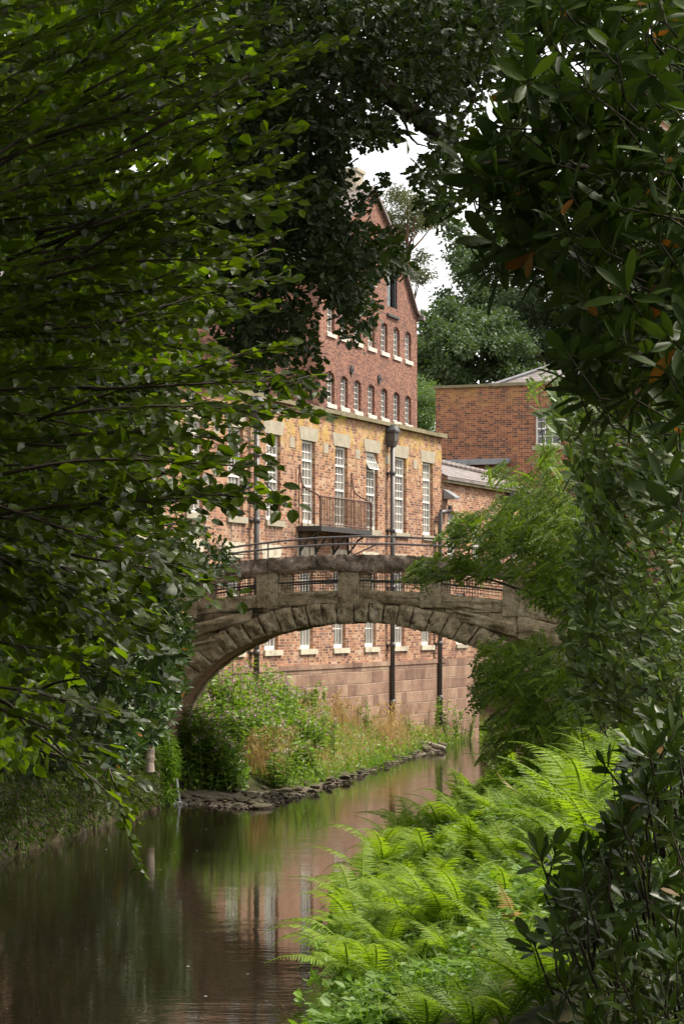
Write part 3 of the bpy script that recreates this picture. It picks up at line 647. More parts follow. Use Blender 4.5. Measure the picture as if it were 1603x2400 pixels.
# handrail on the far parapet
hr = empty('handrail', BO, -BA, 'dark tubular two-bar handrail along the top of the bridge', 'handrail')
yr = DEPTH - .15; xs = np.linspace(-6.5, 5.2, 14)
for z in (5.95, 5.78):
    g = MB(); g.tube([(x, yr, z + hump(x) * (1.15 if z > 5.9 else 1)) for x in xs], .024, 8); g.build('rail', M['rail'], hr)
for i, x in enumerate(np.arange(-.36 - 1.95 * 3, 5.2, .975)):
    z1 = (5.95 if i % 2 == 0 else 5.78) + hump(x); g = MB(); g.tube([(x, yr, 5.3 + hump(x)), (x, yr, z1)], .017 if i % 2 == 0 else .013, 6)
    g.build('baluster', M['rail'], hr)
g = MB(); g.tube([(-.36, yr, 5.5), (.25, yr, 5.77)], .018, 6); g.build('brace', M['rail'], hr)
# ------------------------------------------------------------------ terrain and river
LY = np.array([-40, -10, 5, 25, 39.4, 50, 53, 54.0, 56, 63.1, 70.7, 80, 90, 120, 400.]); LX = np.array([-19, -13, -11, -8, -5.74, -4.02, -3.72, -1.3, -.55, 1.02, 2.55, 4.7, 8, 22, 200.])
RY = np.array([-40, -10, 5, 15, 25, 31, 37, 42, 46, 50, 52, 60, 70, 80, 120, 400.]); RX = np.array([-6, -3, -2, -.95, -.05, .12, .40, .85, 1.6, 3.2, 4.4, 5.2, 7.0, 10.5, 30, 215.])
def lbank(y): return np.interp(y, LY, LX)
def rbank(y): return np.interp(y, RY, RX)
def wob(x, y): return .10 * np.sin(x * 1.7 + y * .9) + .07 * np.sin(x * 3.9 - y * 2.3) + .05 * np.sin(y * 4.1 + x)
def ground_z(x, y):
    x = np.asarray(x, float); y = np.asarray(y, float)
    dl = lbank(y) - x; dr = x - rbank(y)
    near = np.clip((52.5 - y) / 1.0, 0, 1)
    zl_near = .95 + .12 * np.clip(dl, 0, 8) + .05 * np.clip(dl - 8, 0, 30); zl_far = -.12 + .42 * np.clip(dl, 0, 2.6) + .02 * np.clip(dl - 2.6, 0, 20)
    zl = zl_near * near + zl_far * (1 - near)
    zr = .02 + .34 * np.clip(dr, 0, 3.0) + .16 * np.clip(dr - 3.0, 0, 6) + .05 * np.clip(dr - 9, 0, 30)
    zr = np.where(y < 22, zr + .06 * np.clip(22 - y, 0, 20) * np.clip(dr / 2, 0, 1), zr)
    bed = -.7 + 0 * x
    z = np.where(dl > 0, zl + .4 * wob(x, y) * np.clip(dl / 1.0, 0, 1), np.where(dr > 0, zr + wob(x, y) * np.clip(dr / .8, 0, 1), bed))
    hill = np.clip(y - 118, 0, 90) * .13 + np.clip(np.abs(x) - 30, 0, 100) * .10
    return z + hill
xs = np.concatenate([np.linspace(-260, -30, 24), np.linspace(-28, -10, 19), np.linspace(-9.6, 12, 110), np.linspace(12.8, 34, 22), np.linspace(40, 300, 24)])
ys = np.concatenate([np.linspace(-60, -4, 12), np.linspace(0, 20, 30), np.linspace(20.3, 58, 150), np.linspace(58.6, 95, 60), np.linspace(98, 420, 50)])
gx_, gy_ = np.meshgrid(xs, ys, indexing='ij'); gz_ = ground_z(gx_, gy_)
g = MB(); idx = np.arange(gx_.size).reshape(gx_.shape)
g.add(np.stack([gx_, gy_, gz_], -1), np.stack([idx[:-1, :-1], idx[1:, :-1], idx[1:, 1:], idx[:-1, 1:]], -1).reshape(-1, 4))
tag(g.build('ground', M['earth'], smooth=True), kind='structure')
g = MB(); yy = np.concatenate([np.linspace(-40, 100, 60), [140]]); lb = lbank(yy) - 1.5; rb = rbank(yy) + 1.5
i = np.arange(len(yy) - 1) * 2
g.add(np.stack([np.stack([lb, yy, 0 * yy], -1), np.stack([rb, yy, 0 * yy], -1)], 1).reshape(-1, 3), np.stack([i, i + 1, i + 3, i + 2], -1))
tag(g.build('river', M['water']), kind='structure')

# ------------------------------------------------------------------ leaves
def unit(v): return v / (np.linalg.norm(v, axis=-1, keepdims=True) + 1e-9)
def rdir(n): return unit(rng.normal(size=(n, 3)))
def leaf_tmpl(rows, fold=.06, droop=.08):
    """rows: (distance along the midrib, half width)"""
    V = [(0, 0, 0)]; T = []
    for s, w in rows: V += [(s, w, fold - droop * s * s), (s, 0, -droop * s * s), (s, -w, fold - droop * s * s)]
    V.append((1, 0, -droop)); e = len(V) - 1; T += [(0, 2, 1), (0, 3, 2)]
    for k in range(len(rows) - 1):
        i = 1 + 3 * k; T += [(i, i + 1, i + 4), (i, i + 4, i + 3), (i + 1, i + 2, i + 5), (i + 1, i + 5, i + 4)]
    i = e - 3; T += [(i, i + 1, e), (i + 1, i + 2, e)]
    return np.array(V, float), np.array(T)
def small_tmpl(w=.3, fold=.07, droop=.05):
    return np.array([(0, 0, 0), (.5, w, fold), (1, 0, -droop), (.5, -w, fold)]), np.array([(0, 2, 1), (0, 3, 2)])
T_BEECH = leaf_tmpl([(.16, .21), (.48, .33), (.8, .20)], .05, .08); T_BEECH2 = leaf_tmpl([(.18, .19), (.5, .30), (.8, .17)], .13, -.12); T_RHODO = leaf_tmpl([(.16, .075), (.55, .17), (.88, .11)], .03, .14); T_SMALL = small_tmpl(.30); T_NARROW = small_tmpl(.13, .03, .2); T_SHRUB = leaf_tmpl([(.3, .22), (.68, .22)], .05, .1)
def oak_tmpl():  # lobed outline
    ang = [(0, 0), (.18, .10), (.32, .22), (.42, .13), (.58, .33), (.70, .19), (.86, .25), (1, 0)]
    V = [(0, 0, 0), (.5, 0, 0), (1, 0, -.05)]; V += [(x, y, .05) for x, y in ang[1:-1]] + [(x, -y, .05) for x, y in ang[1:-1]]
    L = list(range(3, 9)); R = list(range(9, 15)); T = []
    for side, f in ((L, 1), (R, 0)):
        ch = [0] + side + [2]
        for a, b in zip(ch[:-1], ch[1:]): T.append((1, b, a) if f else (1, a, b))
    return np.array(V, float), np.array(T)
T_OAK = oak_tmpl()
def leaves(g, tmpl, pos, tdir, nrm, size, mi=0, rnd=None, wid=None):
    V, T = tmpl; n = len(pos)
    if wid is None: wid = U(.78, 1.18, n)
    t = unit(np.asarray(tdir, float)); b = unit(np.cross(nrm, t)); nn = np.cross(t, b)
    s = np.broadcast_to(np.asarray(size, float), (n,))[:, None, None]; w = np.broadcast_to(np.asarray(wid, float), (n,))[:, None, None]
    P = pos[:, None] + s * (V[None, :, 0:1] * t[:, None] + w * V[None, :, 1:2] * b[:, None] + V[None, :, 2:3] * nn[:, None])
    Fc = (T[None] + (np.arange(n) * len(V))[:, None, None]).reshape(-1, T.shape[1])
    r = U(0, 1, n) if rnd is None else rnd
    g.add(P.reshape(-1, 3), Fc, mi, np.repeat(r, len(V)))
def in_ellipses(els, n):
    els = np.array(els, float); a = els[:, 2] * els[:, 3]; k = rng.choice(len(els), n, p=a / a.sum())
    th = U(0, 2 * math.pi, n); r = np.sqrt(U(0, 1, n)); return els[k, 0] + els[k, 2] * r * np.cos(th), els[k, 1] + els[k, 3] * r * np.sin(th)
def spread(px, py, Y): return np.stack([(px - CX) / F * Y, Y, H + (HY - py) / F * Y], -1)
def clumps(g, tmpl, centers, per, rad, size, up=.5, mi=0, flat=.8, szvar=.3):
    """leaf rosettes round twig ends: leaves point outward from each centre, faces mostly up"""
    n = len(centers); N = n * per; c = np.repeat(centers, per, 0); d = rdir(N) * np.array([1, 1, flat])
    r = np.repeat(np.broadcast_to(rad, (n,)), per)[:, None]
    pos = c + d * r * U(.25, 1, (N, 1)); t = unit(d + rdir(N) * .6 + np.array([0, 0, -.15])); nr = unit(rdir(N) * (1 - up) + np.array([0, 0, up]) + np.array([0, -.15, 0]))
    leaves(g, tmpl, pos, t, nr, size * U(1 - szvar, 1 + szvar, N), mi, np.clip(np.repeat(U(0, 1, n), per) * .5 + U(0, .5, N), 0, 1))
def branch(g, pts, r0, r1, sides=7, mi=0, sm=10, jit=0.0):
    pts = np.asarray(pts, float); t = np.linspace(0, 1, len(pts)); q = np.linspace(0, 1, (len(pts) - 1) * sm + 1)
    # smooth the control polygon
    P = np.stack([np.interp(q, t, pts[:, k]) for k in range(3)], 1)
    for _ in range(sm * 2): P[1:-1] = (P[:-2] + 2 * P[1:-1] + P[2:]) / 4
    if jit: P[1:-1] += rng.normal(size=P[1:-1].shape) * jit
    g.tube(P, np.linspace(r0, r1, len(P)), sides, mi); return P

# ------------------------------------------------------------------ the beech whose sprays hang in from the left
beech = empty('beech_tree', (-4.2, 10.5, 2.0), 0, 'near beech tree whose flat leafy sprays reach in from the left edge', 'tree')
BL = np.array([-4.2, 10.5, 2.0])
tr = MB(); branch(tr, [(-4.2, 10.5, 1.6), (-4.15, 10.4, 4), (-4.3, 10.6, 8), (-4.0, 10.4, 13)], .32, .14, 12)
env_y = np.array([-100, 0, 110, 200, 300, 400, 500, 650, 760, 900, 970, 1060, 1150, 1190, 1260, 1400, 1480, 1600, 1750, 1900]); env_x = np.array([600, 640, 760, 720, 690, 720, 690, 680, 640, 700, 780, 650, 640, 600, 470, 540, 400, 330, 330, 250])
lf = MB(); tw = MB()
LP, LT, LN, LS = [], [], [], []
def spray(tip, length, slope, Y0, tilt):
    """one flat beech spray ending at tip (world), grown from the left"""
    yaw = U(-.35, .35); d = np.array([math.cos(slope) * math.cos(yaw), math.sin(yaw), math.sin(slope)])
    nrm = unit(np.array([-math.sin(slope), -.42 + tilt, 1.0]) + rng.normal(size=3) * .12); side = unit(np.cross(nrm, d))
    n = 12; s = np.linspace(0, 1, n); sag = -.10 * length * (s ** 2 - s) 
    axis = tip - d * length * (1 - s)[:, None] + np.array([0, 0, 1.]) * sag[:, None] + side * (.03 * length * np.sin(s * 5 + U(0, 6)))[:, None]
    tw.tube(axis, np.linspace(.0085, .0018, n) * (length / 1.0) ** .5, 5)
    def leaf_line(P0, P1, step, sz, first=0.0, sag2=0.0):
        L = np.linalg.norm(P1 - P0); m = max(2, int(L / step)); k = np.linspace(first, 1, m); dd = unit(P1 - P0); sd = unit(np.cross(nrm, dd)); sg = np.where(np.arange(m) % 2 == 0, 1, -1)[:, None]
        P = P0 + (P1 - P0) * k[:, None] - np.array([0, 0, 1.]) * (sag2 * k ** 2)[:, None]
        LP.append(P); LT.append(dd * .75 + sd * sg * .85 + rng.normal(size=(m, 3)) * .18 + np.array([0, 0, -.12])); LN.append(nrm + np.array([0, -.30, 0]) + rng.normal(size=(m, 3)) * .45); LS.append(sz * U(.7, 1.15, m) * np.clip(1.15 - .35 * k, .6, 1.1))
        return P
    s_ = .12; sgn = 1
    while s_ < .97:
        p = np.array([np.interp(s_, s, axis[:, k]) for k in range(3)]); l = length * U(.22, .38) * (1.05 - s_) ** .7 + .06
        e = p + unit(d * .85 + side * sgn * U(.5, .8) + np.array([0, 0, U(-.12, .12)])) * l
        P = leaf_line(p, e, .043, .094, .12, .04 * l); tw.tube(np.concatenate([p[None], P]), np.linspace(.0032, .0012, len(P) + 1), 4)
        s_ += U(.045, .075) / max(length, .5); sgn = -sgn
    leaf_line(axis[-4], axis[-1], .035, .084)
ns = 92
for k in range(ns):
    py = -60 + (1530 + 60) * ((k + .5) / ns) + U(-12, 12); Y = U(9.2, 12.5)
    ex = np.interp(py, env_y, env_x); f_ = [1.0, .82, .55, .30, .10][k % 5] + U(-.06, .04); px = ex * f_
    slope = np.interp(py, [0, 300, 600, 900, 1150, 1400, 1600], [.42, .32, .18, .08, -.08, -.36, -.5]) + U(-.2, .2)
    spray(at(px, py, Y), U(.75, 1.25), slope, Y, U(-.15, .25))
for (px, py, L, sl) in ((650, 968, .9, .0), (660, 1188, .9, -.10), (770, 100, .9, .50), (700, 430, .8, .35), (560, 1395, .7, -.25), (330, 1690, .7, -.2), (320, 1590, .7, -.25), (240, 1760, .6, -.35), (345, 1840, .5, -.3), (300, 1900, .5, -.7), (640, 240, .8, .35), (560, 560, .9, .12), (610, 600, .9, .1), (640, 880, .9, .05), (600, 1040, .8, -.05)):
    spray(at(px, py, U(9.4, 10.6)), L, sl, 10, .1)
# a long drooping end hanging down over the water
e_ = [at(255, 1800, 10), at(285, 1880, 10), at(300, 1950, 10), at(318, 2010, 10), at(338, 2050, 10)]
tw.tube(np.array(e_), np.linspace(.004, .0012, 5), 4); m_ = 22; q = np.linspace(0, 1, m_); P = np.stack([np.interp(q, np.linspace(0, 1, 5), np.array(e_)[:, k]) for k in range(3)], 1)
LP.append(P); LT.append(np.array([.5, 0, -.6]) + rng.normal(size=(m_, 3)) * .5); LN.append(np.array([.2, -.8, .6]) + rng.normal(size=(m_, 3)) * .4); LS.append(U(.05, .085, m_))
# lone twigs reaching out past the rest
for (a, b, m_) in ((at(610, 950, 10), at(795, 978, 10), 5), (at(600, 920, 10), at(712, 890, 10), 4), (at(690, 150, 10), at(860, 60, 10), 4), (at(620, 1130, 10), at(690, 1195, 10), 4)):
    tw.tube(np.array([a, (a + b) / 2 + (0, 0, -.008), b]), [.003, .002, .0012], 4); P = a + (b - a) * np.linspace(.35, .97, m_)[:, None]
    LP.append(P); LT.append((b - a)[None] * 2 + rng.normal(size=(m_, 3)) * .35); LN.append(np.array([0, -.75, .6]) + rng.normal(size=(m_, 3)) * .35); LS.append(U(.055, .088, m_))
LP, LT, LN, LS = (np.concatenate(q) for q in (LP, LT, LN, LS)); hb = U(0, 1, len(LP)) < .4; LS = LS * U(.72, 1.12, len(LS))
leaves(lf, T_BEECH, LP[~hb], LT[~hb], LN[~hb], LS[~hb]); leaves(lf, T_BEECH2, LP[hb], LT[hb], LN[hb], LS[hb])
# unseen crown shaped for shade, with leaves added overhead and behind the camera
shade_clumps = np.concatenate([np.stack([U(-9, 9, 1500), U(-14, -2.5, 1500), U(.8, 10, 1500)], -1), np.stack([U(-15, -6, 900), U(-4, 28, 900), U(1.5, 11, 900)], -1)]); clumps(lf, T_SMALL, shade_clumps, 6, .5, .42, .3)
n = 6500; c = np.stack([U(-6.5, 3.2, n), U(-9, 14, n), U(7.4, 13, n)], -1); c = c[(c[:, 0] < -.6) | (c[:, 1] < 6.5) | ((c[:, 2] > 8.5) & (c[:, 0] < 1.0))]
m_ = 2200; c = np.concatenate([c, np.stack([U(-9, .8, m_), U(13, 25, m_), U(11.4, 14, m_)], -1)])
sun_block = np.stack([U(1.2, 4.5, 900), U(6.5, 14, 900), U(7.3, 10, 900)], -1); sun_block[:, 2] = 8.5 + 1.4 * (sun_block[:, 0] - 1.2) + U(0, 1.6, 900); sun_block = sun_block[(sun_block[:, 2] > 5.0 + .27 * sun_block[:, 1]) & (sun_block[:, 0] < 3)]; c = np.concatenate([c, sun_block, np.stack([U(-5.5, -2.6, 1300), U(4, 13, 1300), U(2.2, 8, 1300)], -1)]);  # unseen leaves on the right, added to keep sun off the upper sprays
clumps(lf, T_SMALL, c, 5, .30, .29, .55)
# inner sprays farther back in the crown
els_ = [(60, 200, 260, 300), (60, 600, 260, 330), (60, 1000, 260, 330), (40, 1350, 240, 260), (250, 420, 240, 240), (260, 820, 200, 200), (30, 1640, 130, 160), (330, 150, 220, 200), (330, 640, 170, 170), (250, 1080, 160, 130)]
px, py = in_ellipses(els_, 1500); clumps(lf, T_BEECH, spread(px, py, U(12.5, 18, 1500)), 9, .17, .10, .5)
lf.v = [v - BL for v in lf.v]; tw.v = [v - BL for v in tw.v]
for k in range(16):
    z = 3.5 + k * .55; branch(tr, [(-4.2, 10.5, z), (-3.2, 10.2 + U(-.5, .5), z + .25), (-2.2, 10 + U(-1, 1), z + .3 + U(-.3, .2))], .06, .02, 6)
for (a, b, r) in ((at(20, 610, 11), at(430, 480, 10.5), .014), (at(-100, 450, 11), at(330, 210, 10.8), .012), (at(180, 1200, 10.5), at(480, 1080, 10.2), .011), (at(0, 1640, 10.5), at(60, 1700, 10.4), .012), (at(60, 1640, 10.4), at(190, 1590, 10.2), .010), (at(70, 1680, 10.4), at(210, 1850, 10.2), .009)):
    branch(tr, [a, (a + b) / 2 + (0, 0, .03), b], r, r * .5, 6)
tr.v = [v - BL for v in tr.v]
tr.build('trunk', M['bark'], beech, True); tw.build('twigs', M['twig'], beech, True); lf.build('foliage', M['beech'], beech)

# ------------------------------------------------------------------ the oak arching over the river
oak = empty('oak_tree', (-6.4, 33, 1.5), 0, 'big dark oak arching over the river in front of the mill gable', 'tree'); OB = np.array([-6.4, 33, 1.5])
tr = MB(); branch(tr, [(-6.4, 33, .8), (-6.3, 33, 5), (-5.8, 32.6, 9), (-5.2, 32, 13)], .55, .30, 14)
branch(tr, [(-5.9, 32.6, 8.8), at(250, 140, 31), at(500, 108, 30), at(640, 112, 30), at(800, 150, 30), at(930, 225, 30), at(1005, 300, 30), at(1040, 330, 30)], .30, .085, 10, jit=.008)
branch(tr, [at(1040, 325, 30), at(1052, 350, 30), at(1050, 390, 30)], .085, .05, 8)
for pts, r in (([at(1010, 305, 30), at(1075, 290, 30.5), at(1110, 240, 30.5), at(1130, 150, 31)], .05), ([at(1110, 240, 30.5), at(1060, 205, 30.5), at(1025, 180, 30.3)], .04), ([at(930, 230, 30), at(960, 330, 29.6), at(1000, 345, 29.5)], .025), ([at(1052, 330, 30), at(1100, 360, 30), at(1140, 330, 30.4)], .03),
               ([at(800, 150, 30), at(760, 260, 29.5), at(700, 400, 29.3), at(640, 560, 29)], .055), ([at(740, 300, 29.4), at(800, 420, 29.4), at(830, 500, 29.2)], .03), ([at(700, 400, 29.3), at(780, 540, 29), at(900, 600, 29)], .035), ([at(640, 560, 29), at(650, 700, 29), at(640, 860, 29)], .03), ([at(780, 560, 29), at(820, 680, 29), at(830, 770, 29)], .025), ([at(560, 400, 30), at(600, 300, 30), at(640, 120, 30)], .06), ([at(1100, 480, 33), at(1120, 440, 33), at(1135, 400, 33)], .03)):
    branch(tr, pts, r, r * .35, 6, jit=.006)
branch(tr, [(-6.3, 33, 4), (-5.0, 34, 5.2), (-4.0, 35, 5.2), at(300, 1300, 35.5)], .14, .03, 7)
OAK = [(600, 50, 90, 110), (720, 40, 110, 110), (850, 50, 110, 110), (980, 40, 110, 110), (1100, 50, 100, 110), (1210, 20, 70, 90), (650, 200, 110, 110), (780, 190, 110, 110), (900, 180, 100, 90), (1010, 170, 90, 90), (1120, 160, 80, 80), (1190, 120, 50, 70),
       (600, 340, 110, 120), (720, 330, 110, 110), (840, 300, 75, 65), (895, 305, 60, 50), (1000, 265, 60, 45), (1085, 255, 50, 50), (590, 480, 110, 100), (700, 450, 95, 90), (790, 410, 50, 60), (855, 415, 45, 26), (835, 470, 45, 26), (870, 455, 25, 22), (800, 520, 60, 60), (755, 500, 60, 70),
       (1010, 398, 48, 42), (1022, 465, 50, 62), (1042, 505, 40, 40), (1065, 325, 56, 50), (1040, 360, 44, 44), (600, 600, 100, 110), (710, 560, 90, 90), (790, 590, 92, 76), (870, 600, 90, 62), (932, 618, 54, 48), (900, 570, 50, 40), (650, 700, 80, 80), (740, 640, 60, 50), (815, 670, 64, 68), (835, 725, 58, 56), (838, 785, 42, 46), (850, 640, 50, 30),
       (620, 810, 80, 80), (700, 770, 55, 60), (740, 720, 30, 26), (690, 880, 45, 32), (640, 890, 50, 30), (560, 760, 70, 90), (480, 640, 90, 120), (470, 480, 90, 110), (480, 340, 90, 110), (470, 180, 100, 110), (730, 840, 36, 44), (730, 900, 34, 34)]
OAK = [(a, b, max(8, c - 20), max(8, d - 20)) for a, b, c, d in OAK]; lf = MB(); px, py = in_ellipses(OAK, 2000); Y = U(28.0, 32.5, len(px)); c = spread(px, py, Y)
clumps(lf, T_OAK, c, 14, .17, .125, .4)
top = [(400, 0, 450, 260), (300, 330, 330, 330), (900, -20, 330, 170), (1150, 20, 120, 90), (640, 300, 120, 200)]
px, py = in_ellipses(top, 1150); Y = U(30, 36, len(px)); clumps(lf, T_OAK, spread(px, py, Y), 12, .2, .13, .45)
n = 1000; c = np.stack([U(-9, 2.2, n), U(24, 42, n), U(12.6, 18, n)], -1); clumps(lf, T_SMALL, c, 7, .6, .38, .6)  # unseen upper crown, added out of frame to shade what hangs below
n = 500; c = np.stack([U(-9, -4.6, n), U(27, 40, n), U(4.5, 12.6, n)], -1); clumps(lf, T_SMALL, c, 9, .5, .26, .5)
px, py = in_ellipses([(60, 120, 300, 260), (380, 90, 200, 160), (60, 1620, 220, 190), (250, 1500, 130, 170), (90, 900, 230, 300), (60, 1250, 220, 260), (230, 700, 170, 250), (10, 500, 220, 250), (240, 1120, 120, 200), (-150, 1000, 200, 500)], 2100); clumps(lf, T_SMALL, spread(px, py, U(36, 48, 2100)), 11, .35, .26, .5)
lf.v = [v - OB for v in lf.v]
LOW = [(180, 1300, 150, 90), (300, 1330, 120, 80), (400, 1300, 60, 60), (440, 1240, 60, 26), (480, 1255, 40, 18), (380, 1400, 90, 60), (430, 1470, 30, 50), (250, 1440, 150, 80), (100, 1450, 110, 100), (120, 1560, 110, 80), (560, 1300, 34, 14), (600, 1305, 30, 10), (520, 1290, 40, 22), (500, 1320, 60, 22), (60, 1330, 80, 100), (440, 1340, 50, 50), (460, 1480, 24, 26)]
LOW = [(a, b, max(8, c - 16), max(6, d - 12)) for a, b, c, d in LOW]; lo = MB(); px, py = in_ellipses(LOW, 950); Y = U(33.5, 37.5, len(px)); clumps(lo, T_OAK, spread(px, py, Y), 13, .16, .115, .5)
lo.v = [v - OB for v in lo.v]
for (a, b) in (((300, 1320), (620, 1298)), ((300, 1320), (480, 1250)), ((320, 1380), (470, 1470)), ((200, 1300), (100, 1500))): branch(tr, [at(*a, 35.5), (at(*a, 35.5) + at(*b, 35.5)) / 2 + (0, 0, .05), at(*b, 35.5)], .025, .006, 5)
tr.v = [v - OB for v in tr.v]
tr.build('trunk', M['bark'], oak, True); lf.build('crown', M['oak'], oak); lo.build('low_bough', M['oak_bright'], oak)

# ------------------------------------------------------------------ rhododendrons on the right
def whorl_bush(name, loc, label, pts, axes, nleaf, size, mats, wither=.05, stem_to=None, stem_r=.006, lean=(.35, .95), cat='bush', spread_n=.2):
    o = empty(name, loc, 0, label, cat); B = np.array(loc, float); lf = MB(); wd = MB(); st = MB()
    for p, a in zip(pts, axes):
        n = int(nleaf * U(.75, 1.25)); ph = np.arange(n) * 2.4 + U(0, 6); a = unit(a); e1 = unit(np.cross(a, [.3, .2, 1.])); e2 = np.cross(a, e1)
        ti = np.linspace(lean[0], lean[1], n) * (math.pi / 2) + U(-.12, .12, n)
        d = np.cos(ti)[:, None] * a + np.sin(ti)[:, None] * (np.cos(ph)[:, None] * e1 + np.sin(ph)[:, None] * e2)
        d[:, 2] -= .12 * np.linspace(0, 1.4, n); nr = unit(a[None] - d * (d @ a)[:, None] + rng.normal(size=(n, 3)) * spread_n)
        w = U(0, 1, n) < wither * np.linspace(0, 2.2, n)
        base = p - a * (np.linspace(0, .05, n))[:, None] + d * .012; sz = size * U(.7, 1.15, n)
        if (~w).any(): leaves(lf, T_RHODO, base[~w], d[~w], nr[~w], sz[~w])
        if w.any(): d2 = d[w] + np.array([0, 0, -.7]); leaves(wd, T_RHODO, base[w], d2, nr[w], sz[w] * .95)
        q = p - a * U(.12, .2); q2 = q + ((np.array(stem_to) - q) * U(.01, .05) if stem_to is not None else -a * .2)
        st.tube(np.array([p + a * .01, q, q2]), [stem_r * .6, stem_r * .8, stem_r], 5)
    return o, B, lf, wd, st
def finish_bush(o, B, lf, wd, st, mat, wmat='withered'):
    for m_ in (lf, wd, st): m_.v = [v - B for v in m_.v]
    lf.build('foliage', M[mat], o, True); tag(st.build('stems', M['bark'], o, True), kind='stuff')
    if wd.v: tag(wd.build('withered_leaves', M[wmat], o, True), kind='stuff')
def in_poly(poly, n):
    P = np.array(poly, float); out = np.zeros((0, 2)); lo, hi = P.min(0), P.max(0)
    while len(out) < n:
        q = lo + (hi - lo) * U(0, 1, (n * 2, 2)); c = np.zeros(len(q), bool); j = len(P) - 1
        for i in range(len(P)):
            (xi, yi), (xj, yj) = P[i], P[j]; c ^= ((yi > q[:, 1]) != (yj > q[:, 1])) & (q[:, 0] < (xj - xi) * (q[:, 1] - yi) / (yj - yi + 1e-9) + xi); j = i
        out = np.concatenate([out, q[c]])
    return out[:n, 0], out[:n, 1]
poly = [(1255, -60), (1660, -60), (1660, 960), (1560, 1000), (1440, 960), (1350, 970), (1345, 890), (1345, 770), (1300, 650), (1240, 620), (1200, 570), (1190, 480), (1120, 420), (1130, 340), (1190, 260), (1230, 160)]
px, py = in_poly(poly, 400); Y = U(6.7, 9.2, 400)
front = [(1085, 385, 7.0), (1180, 300, 6.9), (1160, 345, 7.2), (1300, 385, 6.8), (1240, 250, 7.1), (1360, 300, 6.9), (1455, 270, 7.0), (1250, 520, 7.0), (1160, 570, 7.1), (1140, 625, 7.0), (1235, 190, 7.2), (1330, 830, 6.7), (1280, 60, 7.1), (1240, 110, 7.2), (1100, 440, 7.2), (1200, 480, 7.3), (1580, 800, 6.7), (1585, 1190, 6.7), (1560, 1130, 6.9), (1350, 900, 6.9), (1460, 920, 6.9)]
px = np.concatenate([px, [f[0] for f in front]]); py = np.concatenate([py, [f[1] for f in front]]); Y = np.concatenate([Y, [f[2] for f in front]])
pts = spread(px, py, Y); axes = np.array([-.55, -.45, .55]) + rng.normal(size=pts.shape) * .36
b = whorl_bush('rhododendron', (2.6, 7.6, 2.0), 'tall rhododendron with large leaf whorls overhanging the upper right corner, some leaves orange', pts, axes, 11, .116, None, .018, (2.2, 7.8, 4.6), .004)
xtra = np.stack([U(1.2, 4.5, 420), U(4.5, 10, 420), U(3.4, 9.0, 420)], -1); xtra = xtra[xtra[:, 0] > .158 * xtra[:, 1] + .1]
xtra = xtra[xtra[:, 2] < 7.2]
clumps(b[2], T_RHODO, xtra, 9, .16, .16, .5)  # unseen leaves beyond the right edge, added to shade the near foliage
for pl, r in (([(2.6, 7.6, 1.6), (2.3, 7.6, 3.6), (1.9, 7.7, 5.2), (1.4, 7.7, 6.6)], .07), ([(2.3, 7.6, 3.8), at(1640, 640, 7.8), at(1480, 640, 7.7), at(1380, 665, 7.6), at(1290, 640, 7.5)], .016), ([at(1640, 560, 7.9), at(1560, 590, 7.8), at(1480, 640, 7.7)], .013), ([(1.9, 7.7, 5.2), at(1450, 400, 7.4), at(1200, 370, 7.1), at(1100, 392, 7.0)], .015), ([(1.9, 7.7, 5.2), at(1500, 250, 7.3), at(1280, 200, 7.2)], .015), ([(2.2, 7.6, 4.2), at(1600, 760, 7.5), at(1450, 860, 7.1), at(1340, 835, 6.8)], .013), ([at(1650, 1000, 7.3), at(1600, 1130, 6.9), at(1585, 1190, 6.7)], .009)):
    branch(b[4], pl, r, r * .4, 7)
finish_bush(*b, 'rhodo')
poly = [(1275, 2010), (1340, 2040), (1420, 2000), (1450, 1860), (1500, 1740), (1560, 1690), (1600, 1660), (1660, 1620), (1660, 2460), (1380, 2460), (1340, 2350), (1280, 2260), (1290, 2180), (1320, 2110)]
px, py = in_poly(poly, 300); Y = U(8.2, 11.0, 300); front = [(1265, 2010, 9.0), (1300, 2000, 9.1), (1360, 2010, 9.0), (1420, 2040, 8.9), (1250, 2210, 8.8), (1420, 1800, 9.2), (1480, 1740, 9.2), (1530, 1690, 9), (1340, 2300, 8.8), (1300, 2390, 8.7), (1470, 1950, 8.8), (1330, 2090, 8.7), (1410, 2180, 8.5)]
px = np.concatenate([px, [f[0] for f in front]]); py = np.concatenate([py, [f[1] for f in front]]); Y = np.concatenate([Y, [f[2] for f in front]])
pts = spread(px, py, Y); axes = np.array([-.2, -.15, 1.0]) + rng.normal(size=pts.shape) * .3
b = whorl_bush('evergreen_bush', (1.7, 9.6, 1.3), 'dark glossy evergreen bush with upright leaf whorls in the lower right corner', pts, axes, 10, .105, None, .004, (1.5, 9.6, 1.2), .006, lean=(.22, .75))
xtra = np.stack([U(1.55, 4, 200), U(7.5, 11.5, 200), U(1.8, 3.2, 200)], -1); xtra = xtra[xtra[:, 0] > .15 * xtra[:, 1]]; clumps(b[2], T_RHODO, xtra, 9, .14, .13, .5)
for (a, c_) in (((1500, 2450, 9.5), (1430, 1800, 9.2)), ((1560, 2450, 9.6), (1500, 1750, 9.2)), ((1450, 2450, 9.4), (1420, 2060, 8.9)), ((1620, 2400, 9.6), (1560, 1700, 9.2))):
    a, c_ = at(*a), at(*c_); branch(b[4], [a, (a + c_) / 2 + (U(-.03, .03), 0, 0), c_], .005, .002, 6)
finish_bush(*b, 'rhodo_dark')

